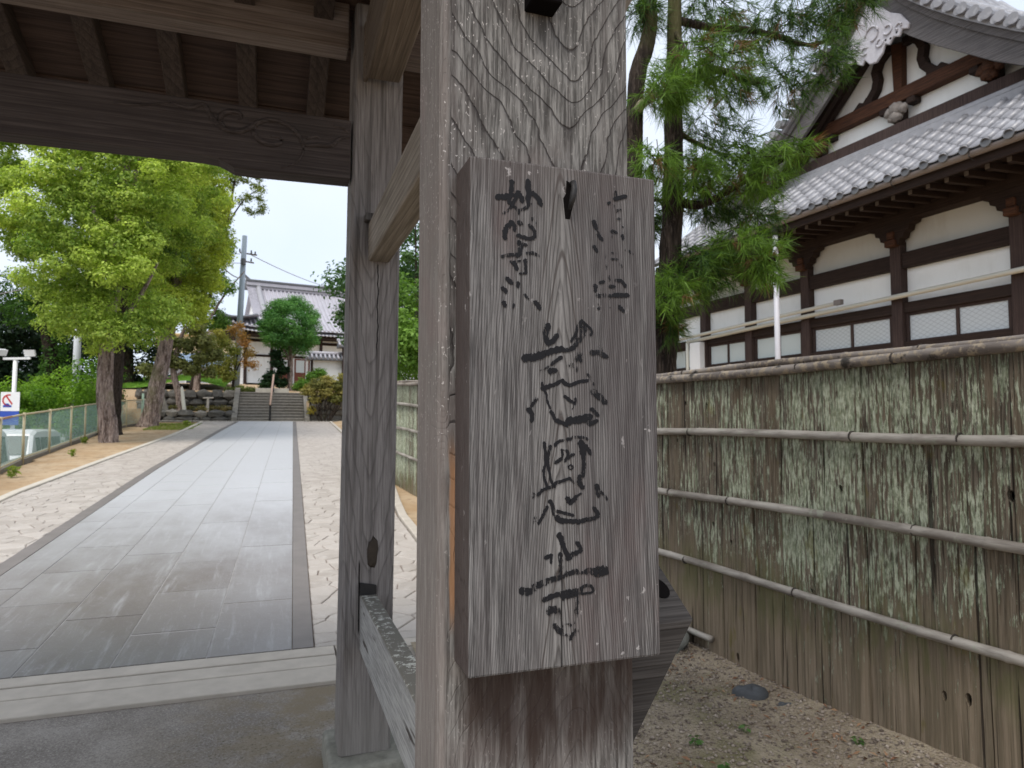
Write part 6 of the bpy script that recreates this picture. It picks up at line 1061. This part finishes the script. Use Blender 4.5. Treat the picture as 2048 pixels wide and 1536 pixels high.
cable(sag((-1.4, 40.4, 10.95), (6.6, 60.5, 12.9), .35), 'thin cable running from the utility pole over the far hall roof', .022)
cable(sag((-1.9, 40.4, 10.9), (-9.5, 28, 12.5), .9), 'upper thin cable looping from the utility pole into the evergreens', .016); cable(sag((-1.72, 40.3, 10.4), (-6.0, 33, 10.2), .5), 'lower slack cable hanging left off the utility pole', .016)
cable([(-3.0, 18.5, 9.4), (-2.95, 20.5, 8.6), (-2.85, 24, 7.0), (-2.7, 27, 6.4)] and sag((-3.55, 20.0, 10.6), (-1.98, 40.5, 9.6), 1.1), 'dark guy cable crossing in front of the big evergreen crown', .03)
cable(sag((-16, 30, 4.9), (-7.0, 29.85, 7.2), .3), 'pale thin cable in front of the dark tree at the left edge', .018)
# ------------------------------------------------------------------ stair, stone walls, far hall
M['stair'] = plain('grey_brown_stair_stone', (.26, .24, .21), .85, .25, 7.0, .25, bump=.4)
M['wallstone'] = plain('dark_wall_stone', (.105, .10, .09), .92, .45, 5.0, .15, bump=.7); M['wallstone2'] = plain('light_wall_stone', (.20, .185, .16), .92, .35, 5.0, .15, bump=.7)
st = empty('stone_stair', (0, 34.3, 1.66), 'broad grey stone stair leading up to the far hall', 'stairs'); nst = 10; rise = (3.14 - 1.672) / nst
for i in range(nst):
    mb = MB(); y = 34.3 + .27 * i; mb.box(-1.56, 1.42, y + .035, y + .34, 1.672 + rise * i - .06, 1.672 + rise * (i + 1) - .055); mb.box(-1.56, 1.42, y - .012, y + .34, 1.672 + rise * (i + 1) - .054, 1.672 + rise * (i + 1)); mb.build('step', M['stair'], st, .008)
for xa, xb in ((-1.80, -1.565), (1.425, 1.66)):
    mb = MB(); mb.prism([(xa, 34.1, 1.5), (xa, 34.1, 1.86), (xa, 37.0, 3.36), (xa, 37.4, 3.36), (xa, 37.4, 1.5)], (xb - xa, 0, 0)); mb.build('cheek_wall', M['wallstone2'], st, .02)
mb = MB(); mb.box(-.85, .75, 37.05, 37.4, 3.10, 3.36); mb.build('landing_block', M['kerb2'], st, .01)
hr = empty('handrail', (-.10, 34.3, 1.7), 'single sloping wooden handrail down the middle of the stair', 'handrail')
mb = MB(); mb.tube([(-.13, 34.0, 2.45), (.0, 37.05, 4.05)], .045, 8); mb.build('rail', plain('pinkish_wood_rail', (.48, .33, .25), .6), hr, smooth=True)
mb = MB(); mb.tube([(-.13, 34.25, 1.68), (-.12, 34.25, 2.55)], .045, 8); mb.build('post', M['black'], hr); mb = MB(); mb.tube([(.0, 36.95, 3.1), (0, 36.95, 4.0)], .035, 8); mb.build('post', M['black'], hr)
def stone_wall(name, xa, xb, y, z0, z1, label, seed, size=.45, m='wallstone', depth=.5, ydir=0.0):
    t = empty(name, ((xa + xb) / 2, y, z0), label, 'stone wall'); r2 = random.Random(seed); z = z0 - .05
    mb = MB(); mb.hexa([(xa, y + .16, z0 - .3), (xb, y + .16 + ydir, z0 - .3), (xb, y + depth + ydir, z0 - .3), (xa, y + depth, z0 - .3), (xa, y + .2, z1 - .06), (xb, y + .2 + ydir, z1 - .06), (xb, y + depth + ydir, z1 - .06), (xa, y + depth, z1 - .06)]); mb.build('core', M['joint_dark'], t)
    while z < z1 - .08:
        h = min(size * (.55 + .5 * r2.random()), z1 - z); x = xa - .1 * r2.random()
        if z1 - z - h < .12: h = z1 - z
        while x < xb:
            w_ = size * (.7 + .9 * r2.random()); mb = MB(); e = [(r2.random() - .5) * .09 for _ in range(10)]
            q = [(x + .015 + e[0] * .4, z + .012 + e[1] * .3), (x + w_ * .5, z + .01 + e[8] * .2), (x + w_ - .015 + e[2] * .4, z + .012 + e[3] * .3), (x + w_ - .012 + e[6] * .2, z + h * .5), (x + w_ - .015 + e[4] * .4, z + h - .012 + e[5] * .3), (x + w_ * .45, z + h + e[9] * .3), (x + .015 + e[6] * .4, z + h - .012 + e[7] * .3)]
            yy = y + ydir * (x - xa) / (xb - xa) + (r2.random() - .5) * .06; n = len(q); cx_ = sum(a for a, _ in q) / n; cz_ = sum(b for _, b in q) / n
            mb.rock((cx_, yy + .14, cz_ + e[0] * .5), w_ * .56, .20, h * .60, int(r2.random() * 9999), n=9, k=5)
            mb.build('stone', M[m] if r2.random() < .7 else M['wallstone2'], t, smooth=r2.random() < .5); x += w_
        z += h
    return t
stone_wall('stone_wall', -5.3, -1.82, 34.5, 1.62, 2.16, 'lower dark rubble wall left of the stair', 4)
stone_wall('stone_wall', -6.2, -1.82, 37.15, 2.12, 3.20, 'upper dark terrace wall left of the stair, half hidden by plants', 5)
stone_wall('stone_wall', 1.66, 6.5, 34.7, 1.62, 3.0, 'rubble terrace wall right of the stair behind the azalea', 6, .42, 'wallstone2')
for nm, x, y, z, w_, d_, h, tx, lab, m in (('standing_stone', -4.75, 34.95, 2.1, .50, .22, .86, -.22, 'pale leaning slab stone at the left end of the lower wall', 'wallstone2'), ('wooden_post', -3.84, 34.9, 2.1, .16, .16, 1.20, -.12, 'pale pointed wooden post beside the small pine', 'pipe_cream'), ('wooden_post', -2.9, 35.2, 2.1, .12, .12, .72, .02, 'short wooden post with a crosspiece between the two walls', 'kerb')):
    mb = MB(); mb.prism([(-w_ / 2, -d_ / 2, 0), (w_ / 2, -d_ / 2, 0), (w_ / 2 * .8, -d_ / 2, h * .85), (w_ * .1, -d_ / 2, h), (-w_ / 2 * .75, -d_ / 2, h * .9)], (0, d_, 0))
    if h == .72: mb.beam((-.22, 0, .66), (.24, 0, .68), .07, .07)
    o = mb.build(nm, M[m], None, .015); o.location = (x, y, z); o.rotation_euler = (0, tx, 0); tag(o, lab, 'stone' if 'stone' in nm else 'post')
# low plants between the walls
lp = empty('ground_cover', (-3.4, 35.8, 2.15), 'mixed low green and rusty plants between the two stone walls', 'plants')
crown('foliage', [(-4.6 + 2.7 * r9.random(), 35.2 + 1.3 * r9.random(), 2.2 + .14 * r9.random(), .2) for _ in range(34)], 3000, .10, (.09, .12, .035), (.28, .21, .09), M['leaf'], lp, .6, .2)
gb = MB(); gb.grid(lambda x, y: (x, y, 3.3 + .12 * (y - 39) + .09 * math.sin(x * 1.3) + .45 * math.exp(-((x + 4.4) / 2.2) ** 2)), [-7.5 + .3 * i for i in range(18)], [38.6 + .4 * i for i in range(24)])
tag(gb.build('grass_bank', plain('mown_grass', (.15, .30, .045), .9, .25, 14.0, .1, bump=.6), smooth=True), kind='structure')
n = 9000; P = np.c_[-7.5 + 5.1 * rng.random(n), 38.6 + 9 * rng.random(n), np.zeros(n)]; P[:, 2] = 3.33 + .12 * (P[:, 1] - 39) + .09 * np.sin(P[:, 0] * 1.3) + .45 * np.exp(-((P[:, 0] + 4.4) / 2.2) ** 2)
t = rng.random((n, 1)); o = leaves('grass', P, unit(rng.normal(size=(n, 3)) + np.array([0, -.6, .2])), .10 + .08 * rng.random(n), np.array([.10, .22, .03]) * (1 - t) + np.array([.26, .42, .07]) * t, M['leaf'], None, .15); o['kind'] = 'stuff'
n = 2600; P = np.c_[-4.4 + 1.6 * rng.random(n), 27.6 + 4.4 * rng.random(n), np.zeros(n)]; P[:, 2] = [gz(b) + .02 for b in P[:, 1]]
t = rng.random((n, 1)); o = leaves('grass', P, unit(rng.normal(size=(n, 3)) + np.array([0, -.6, .2])), .07 + .05 * rng.random(n), np.array([.10, .17, .03]) * (1 - t) + np.array([.26, .30, .07]) * t, M['leaf'], None, .18); o['kind'] = 'stuff'
for k, (x, y, s, lab) in enumerate([(-4.35, 18.4, .17, 'small bright tuft on the sandy verge, by the middle fence post'), (-4.35, 14.6, .22, 'straggly yellow green tuft at the nearest fence post foot'), (-4.95, 22.1, .2, 'yellow green sprout at the left foot of the thick trunk'), (-3.2, 30.0, .28, 'tuft at the far end of the grass patch by the kerb')]):
    z = gz(y); tt_ = empty('weed', (x, y, z), lab, 'weed', group='weeds on the sandy verge'); n = 60; a = rng.random(n) * 6.28
    P = np.c_[x + np.cos(a) * s * .5 * rng.random(n), y + np.sin(a) * s * .5 * rng.random(n), z + s * .8 * rng.random(n)]; t = rng.random((n, 1)); leaves('leaf', P, unit(rng.normal(size=(n, 3))), s * .5 * (.5 + rng.random(n)), np.array([.12, .20, .03]) * (1 - t) + np.array([.30, .36, .07]) * t, M['leaf'], tt_, .3)
# maple, topiary, palms, azalea, shrubs
leafy('maple_tree', (-1.98, 37.9, 3.1), 'slender maple turning orange on one side, left of the stair', [(0, 0, -.2), (.05, 0, .8), (.2, 0, 2.0)], .09, .04, [(-.9, 0, 1.9, .5), (-1.2, 0, 2.4, .5), (-.5, 0, 2.6, .55), (-.2, 0, 1.6, .55), (-.7, 0, 3.0, .45), (-1.4, 0, 1.7, .45), (-.2, 0, .9, .5), (-.5, 0, 1.2, .5), (0, 0, 2.2, .5), (-.9, 0, 1.3, .4)], 9000, .10, (.15, .20, .035), (.40, .36, .08), barkm='bark_dark', hollow=.1, limbs=[([(.1, 0, 1), (-.5, 0, 1.8), (-.9, 0, 2.6)], .04, .012), ([(.1, 0, 1), (.5, 0, 2.0), (.8, 0, 2.8)], .04, .012)])
mpl = [o for o in bpy.data.objects if o.name.startswith('maple_tree')][0]
o = crown('crown', [(-1.98 + x, 37.9, 3.1 + z, r) for x, z, r in ((.5, 2.6, .4), (.75, 2.1, .4), (.6, 1.6, .35), (.35, 3.0, .4), (.95, 1.5, .35), (.3, 3.5, .3), (0, 3.3, .35))], 2600, .09, (.25, .19, .05), (.48, .23, .08), M['leaf'], mpl, .8, .1); o['label'] = 'orange side of the maple'
cl = shell(1.45, 1.35, 1.55, 3.65, 90, .34, .52, 41, .04, .62, .0) + [(0, 0, 5.15, .4), (.1, 0, 4.9, .5), (-.3, 0, 4.7, .5)]
leafy('topiary_tree', (.86, 40.6, 3.4), 'neatly clipped round evergreen in front of the far hall', [(.0, 0, -.1), (.05, 0, 1.2), (.0, 0, 2.6)], .14, .10, cl, 46000, .085, (.045, .15, .04), (.19, .40, .11), hollow=.55, limbs=[([(0, 0, 1.7), (-.4, 0, 2.4), (-.8, 0, 2.9)], .06, .03), ([(0, 0, 1.7), (.5, 0, 2.4), (.8, 0, 2.9)], .06, .03)])
def azal(name, loc, clumps, n, ca, cb, label, size=.09):
    t = empty(name, loc, label, 'shrub'); crown('foliage', [(loc[0] + a, loc[1] + b, loc[2] + c_, r) for a, b, c_, r in clumps], n, size, ca, cb, M['leaf'], t, .7, .35); return t
az = azal('azalea_bush', (2.35, 34.0, 1.66), [(-.75, 0, 1.45, .38), (-.35, 0, 1.75, .42), (.1, 0, 1.9, .42), (.55, 0, 1.7, .42), (.9, 0, 1.4, .42), (1.3, .1, 1.6, .4), (0, -.1, 1.4, .4), (.5, -.1, 1.1, .35), (-.5, 0, 1.05, .32), (1.2, 0, 1.0, .35), (1.5, 0, 1.95, .4), (.9, 0, 2.1, .35)], 18000, (.13, .15, .04), (.42, .36, .12), 'sprawling rusty green azalea right of the stair')
mb = MB()
for i in range(14): a = rng.random() * 6.28; mb.tube([(2.35 + .25 * math.cos(a), 34.0 + .15 * math.sin(a), 1.62), (2.35 + .6 * math.cos(a) + .3 * rng.normal(), 34.0 + .2 * math.sin(a), 2.4), (2.35 + .9 * math.cos(a), 34.0, 3.1)], [.03, .022, .012], 5)
mb.build('stems', M['bark_dark'], az)
crown('foliage', [(3.6, 33.9, 2.55, .28), (3.8, 33.9, 2.9, .2), (1.75, 34.1, 2.2, .25)], 900, .09, (.30, .26, .05), (.50, .40, .08), M['leaf'], az, .8, .2)
azal('round_shrub', (1.55, 40.0, 3.3), [(.0, 0, .5, .4), (.5, 0, .9, .4), (.9, 0, 1.1, .4), (-.3, 0, .3, .3), (1.2, .1, .8, .3)], 5000, (.06, .15, .02), (.19, .36, .06), 'bright green shrub behind the topiary trunk')
azal('dark_shrub', (-.1, 40.5, 3.35), [(0, 0, .8, .5), (.3, 0, 1.6, .4), (-.3, 0, .4, .4), (.5, 0, .5, .4), (.2, 0, 2.1, .35), (.6, 0, 1.2, .35)], 5000, (.008, .03, .01), (.045, .10, .035), 'very dark spiky shrub left of the topiary trunk', .13)
azal('low_shrub', (-1.6, 37.6, 3.05), [(0, 0, .25, .3), (.5, 0, .2, .28), (-.5, 0, .2, .25), (.9, 0, .15, .2)], 2200, (.07, .11, .03), (.22, .25, .07), 'low shrub at the head of the stair below the maple')
# far hall, rotated 11 degrees
hall = empty('temple_hall', (-3.8, 49.6, 4.42), 'far temple hall with sweeping grey tiled roof at the end of the path', 'temple hall', R(11), local=True)
def hp(name, mat, m, bev=0.0, sm=False): return m.build(name, mat, hall, bev, smooth=sm, local=True)
z0 = 0.0; EV = 3.75; TOP = 8.0; LX = 26.0
M['hall_tile'] = plain('lavender_grey_tiles', (.42, .41, .45), .42, .12, 2.5, .5, bump=.1)
def rz_(t): return EV + (TOP - .55 - EV) * (.62 * t + .38 * t * t)                 # concave roof profile, t 0 at eave .. 1 at ridge
def corner(x): return .55 * max(0, 1 - x / 3.4) ** 2
def roof_pt(x, y, e=0): return (x, y, rz_(max(0, min(1, y / 5.2))) + corner(x) * max(0, 1 - y / 2.5) + e)
us = [0, .4, .9, 1.6, 2.4, 3.0] + [3.0 + 1.0 * i for i in range(1, 24)]; ts = [5.2 * i / 12 for i in range(13)]
def fr(x, y): # left edge follows the hip below the gable
    xm = min(3.0, y / 1.75 * 3.0) if y < 1.75 else 3.0; return roof_pt(max(x, xm), y)
mb = MB(); mb.grid(lambda x, y: fr(x, y), us, ts); mb.grid(lambda x, y: tuple(np.array(fr(x, y)) - np.array([0, 0, .28])), us, ts); hp('roof', M['hall_tile'], mb, sm=True)
mb = MB(); x = 3.15
while x < LX: mb.tube([roof_pt(x, y, .05) for y in ts], .075, 6); x += .30
x = .3
while x < 3.0: mb.tube([roof_pt(max(x, min(3.0, y / 1.75 * 3.0)), y, .05) for y in [a for a in ts if a / 1.75 * 3.0 <= x + .05][:]] or [roof_pt(x, 0), roof_pt(x, .2)], .075, 6) if len([a for a in ts if a / 1.75 * 3.0 <= x + .05]) > 1 else None; x += .3
o = hp('roof_tiles', M['hall_tile'], mb, sm=True); o['kind'] = 'stuff'
mb = MB(); mb.grid(lambda x, y: (x, y, EV + corner(0 if y < 1 else min(3.4, y - 1)) * max(0, 1 - x / 2.5) + (rz_(1.75 / 5.2) - EV) * x / 3.0 + (0)), [0, .5, 1.2, 2, 3.0], [max(.0, 0) + q for q in [0, .4, .9, 1.6, 2.4, 4, 6, 9, 10.4]]); hp('roof', M['hall_tile'], mb, sm=True)
mb = MB(); mb.grid(lambda x, y: (x, 10.4 - y, rz_(y / 5.2)), [3.0, LX], ts); hp('roof', M['hall_tile'], mb)
mb = MB(); mb.prism([(3.3, y, rz_(min(y, 10.4 - y) / 5.2)) for y in [1.75, 2.6, 3.5, 4.4, 5.2, 6.0, 6.9, 7.8, 8.65]], (.1, 0, 0)); hp('gable_wall', M['plaster'], mb)
# ridges
mb = MB(); mb.box(2.75, LX, 5.0, 5.4, TOP - .62, TOP - .10); hp('main_ridge', M['hall_tile'], mb, .03); mb = MB(); mb.box(2.7, LX, 4.93, 5.47, TOP - .10, TOP + .06); hp('ridge_cap', M['tile_dark'], mb, .03); mb = MB(); mb.box(2.75, LX, 4.90, 5.5, TOP - .44, TOP - .38); hp('ridge_cap', M['tile_dark'], mb)
mb = MB(); mb.prism([(2.62, 5.05, TOP - .75), (2.72, 5.05, TOP + .15), (2.50, 5.05, TOP + .55), (2.78, 5.05, TOP + .30), (3.05, 5.05, TOP + .08), (3.0, 5.05, TOP - .75)], (0, .3, 0)); hp('ridge_end', M['tile_dark'], mb, .02)
mb = MB(); mb.tube([(3.62, y, rz_(y / 5.2) + .16) for y in ts[4:]], .22, 8); hp('descending_ridge', M['tile'], mb, sm=True)
mb = MB(); mb.tube([(3.0 * t, 1.75 * t, roof_pt(3.0 * t, 1.75 * t)[2] + .14 + (.25 * (1 - t) ** 4)) for t in [i / 10 for i in range(11)]], .17, 8); hp('hip_ridge', M['tile_dark'], mb, sm=True)
for k in range(22):                                                              # gable verge tiles seen edge on
    y = 1.95 + k * .15; mb = MB(); mb.tube([(2.80, y, rz_(y / 5.2) + .12), (3.4, y, rz_(y / 5.2) + .12)], .07, 8); hp('verge_tile', M['hall_tile'], mb)
# eaves: rafter ends pale against dark soffit, walls and posts
mb = MB(); mb.box(.4, LX, .35, 5, EV - .42, EV - .30); hp('soffit', M['timber'], mb)
rfm = MB(); rfm.box(-.05, .05, .12, 1.9, EV - .30, EV - .19); rme = rfm.mesh('rafter', M['timber']); rcm = MB(); rcm.box(-.055, .055, .10, .125, EV - .31, EV - .18); rce = rcm.mesh('rafter_end', M['white_paint'])
for k in range(60):
    x = .25 + .27 * k; o = inst(rme, 'rafter', hall, (x, 0, corner(x) * .9)); inst(rce, 'rafter_end', o)
mb = MB(); mb.box(2.25, LX, 2.0, 2.2, -.2, EV); mb.box(2.25, 2.45, 2.0, 9, -.2, EV); hp('wall', M['plaster'], mb)
for x in (2.3, 4.1, 5.3, 7.6, 9.4, 11.2, 13):
    mb = MB(); mb.box(x - .10, x + .10, 1.9, 2.05, -.3, EV - .1); hp('post', M['timber_z'], mb)
for za, zb in ((3.0, 3.2), (1.95, 2.1), (-.1, .05)):
    mb = MB(); mb.box(2.2, LX, 1.93, 2.02, za, zb); hp('beam', M['timber'], mb)
M['red_door'] = plain('red_brown_doors', (.17, .055, .035), .6, .2, 5.0)
for x in (4.5, 5.7, 6.7, 8.1, 8.9, 9.8):
    mb = MB(); mb.box(x, x + .8, 1.94, 2.0, .1, 1.9); o = hp('door', M['red_door'], mb, .01); mb = MB(); mb.box(x + .1, x + .7, 1.92, 1.945, .9, 1.8); mb.build('pane', M['glass_plain'], o, local=True)
mb = MB(); mb.box(1.6, LX, .9, 2.0, -.28, -.18); hp('veranda', M['barge'], mb)
for x in (1.8, 3.6, 5.4, 7.2): mb = MB(); mb.box(x - .08, x + .08, 1.0, 1.15, -1.0, -.28); hp('veranda_post', M['timber_z'], mb)
# white garden walls with tiled caps right of the topiary
def gwall(loc, ln, h, rz, label):
    t = empty('garden_wall', loc, label, 'wall', rz, local=True)
    mb = MB(); mb.box(0, ln, 0, .3, 0, h); mb.build('wall_panel', M['plaster'], t, local=True); mb = MB(); mb.box(-.06, .06, -.03, .33, 0, h); mb.build('post', M['timber_z'], t, local=True)
    mb = MB(); mb.prism([(-.35, -.35, h), (-.35, .15, h + .30), (-.35, .65, h), (-.35, .65, h - .06), (-.35, -.35, h - .06)], (ln + .7, 0, 0)); mb.build('roof', M['tile_dark'], t, local=True)
    k = 0; mt_ = MB(); mt_.tube([(0, -.37, h + .05), (0, .15, h + .36)], .07, 8); me = mt_.mesh('cap_tile', M['hall_tile'], True)
    while k * .26 < ln + .6: inst(me, 'cap_tile', t, (-.28 + k * .26, 0, 0)); k += 1
    mb = MB(); mb.tube([(-.4, .15, h + .40), (ln + .4, .15, h + .40)], .12, 8); mb.build('ridge_tile', M['hall_tile'], t, smooth=True, local=True)
gwall((2.2, 43.6, 3.75), 2.2, 1.75, R(3), 'white plaster garden wall with low tiled cap behind the azalea'); gwall((4.05, 43.3, 3.75), 2.2, 2.55, R(3), 'taller white gate wall with tiled cap beside the grey post')
# trees right of the path seen past the gate posts
cl = shell(1.25, 1.2, 1.5, 2.5, 40, .3, .55, 51, .15, .4)
leafy('bright_tree', (3.05, 14.6, .75), 'bright green leafy tree just over the plank fence between the two gate posts', [(0, 0, -.2), (0, 0, 1.2), (.1, 0, 2.4)], .08, .04, cl, 16000, .085, (.06, .14, .02), (.20, .34, .06), barkm='bark_dark', hollow=.35)
cl = shell(1.6, 1.6, 2.0, 3.9, 40, .4, .7, 54, .2, .45)
leafy('dark_conifer', (3.2, 19.0, 1.0), 'bluish green conifer behind the bright tree between the gate posts', [(0, 0, -.2), (0, 0, 2), (0, 0, 5)], .14, .05, cl, 14000, .11, (.02, .06, .02), (.08, .16, .05), barkm='bark_dark', hollow=.3)
cl = [(.2, 0, 5.1, .22), (-.15, 0, 4.6, .24), (.1, 0, 4.2, .2), (.3, 0, 5.6, .2), (-.3, 0, 3.9, .2)]
leafy('thin_tree', (3.15, 16.2, .9), 'thin twiggy dark tree top rising against the sky between the gate posts', [(0, 0, -.2), (.05, 0, 2.5), (0, 0, 5.6)], .06, .015, cl, 1000, .085, (.03, .08, .02), (.09, .17, .05), barkm='bark_dark', hollow=.1)
cl = [(-.3, 0, 4.9, .35), (-.9, 0, 5.2, .3), (-1.2, 0, 4.7, .28), (-.2, 0, 3.6, .4), (-.7, 0, 3.3, .4), (-.2, 0, 2.9, .5), (-1.0, 0, 4.2, .2), (.3, 0, 4.2, .5), (.4, 0, 5.2, .5)]
leafy('twiggy_tree', (4.35, 36.5, 2.5), 'loose twiggy green tree beside the left edge of the rear gate post', [(0, 0, -.3), (0, 0, 2), (-.1, 0, 5.4)], .1, .03, cl, 3600, .12, (.05, .11, .03), (.17, .26, .08), barkm='bark_dark', hollow=.15, limbs=[([(0, 0, 3.4), (-.7, 0, 4.6), (-1.2, 0, 5.2)], .04, .012)])
# distant buildings left of the hall
def far_house(name, loc, w_, d_, h, rh, wallm, roofm, label, rz=0.0):
    t = empty(name, loc, label, 'house', rz, local=True)
    mb = MB(); mb.box(-w_ / 2, w_ / 2, 0, d_, 0, h); mb.build('wall', wallm, t, local=True); mb = MB(); mb.prism([(-w_ / 2 - .4, -.5, h), (-w_ / 2 - .4, d_ / 2, h + rh), (-w_ / 2 - .4, d_ + .5, h), (-w_ / 2 - .4, d_ + .5, h - .15), (-w_ / 2 - .4, -.5, h - .15)], (w_ + .8, 0, 0)); mb.build('roof', roofm, t, local=True)
    for x in np.arange(-w_ / 2 + .8, w_ / 2 - .8, 2.0):
        mb = MB(); mb.box(x, x + 1.1, -.04, .0, h * .35, h * .75); f_ = mb.build('window', M['white_paint'], t, local=True); mb = MB(); mb.box(x + .08, x + 1.02, -.055, -.03, h * .35 + .08, h * .75 - .08); mb.build('pane', M['car_glass'], f_, local=True)
M['yellow_wall'] = plain('cream_yellow_render', (.66, .55, .34), .9, .05, 1.0); M['blue_roof'] = plain('blue_grey_roof', (.16, .22, .30), .5, .1, 1.0); M['grey_wall'] = plain('grey_render', (.40, .42, .44), .9, .08, 1.0)
far_house('apartment_block', (-9.5, 97, 3), 9.5, 8, 10.2, .3, M['yellow_wall'], M['yellow_wall'], 'distant cream yellow block glimpsed left of the far hall')
far_house('far_house', (-7.2, 74, 4.0), 7.5, 6, 3.3, 1.5, M['grey_wall'], M['blue_roof'], 'distant grey house with blue roof left of the maple')
far_house('far_house', (-24, 60, 0), 8, 6, 4.2, 1.6, M['plaster_cream'], M['tile_dark'], 'distant cream house at the left edge beyond the dark tree', .2)
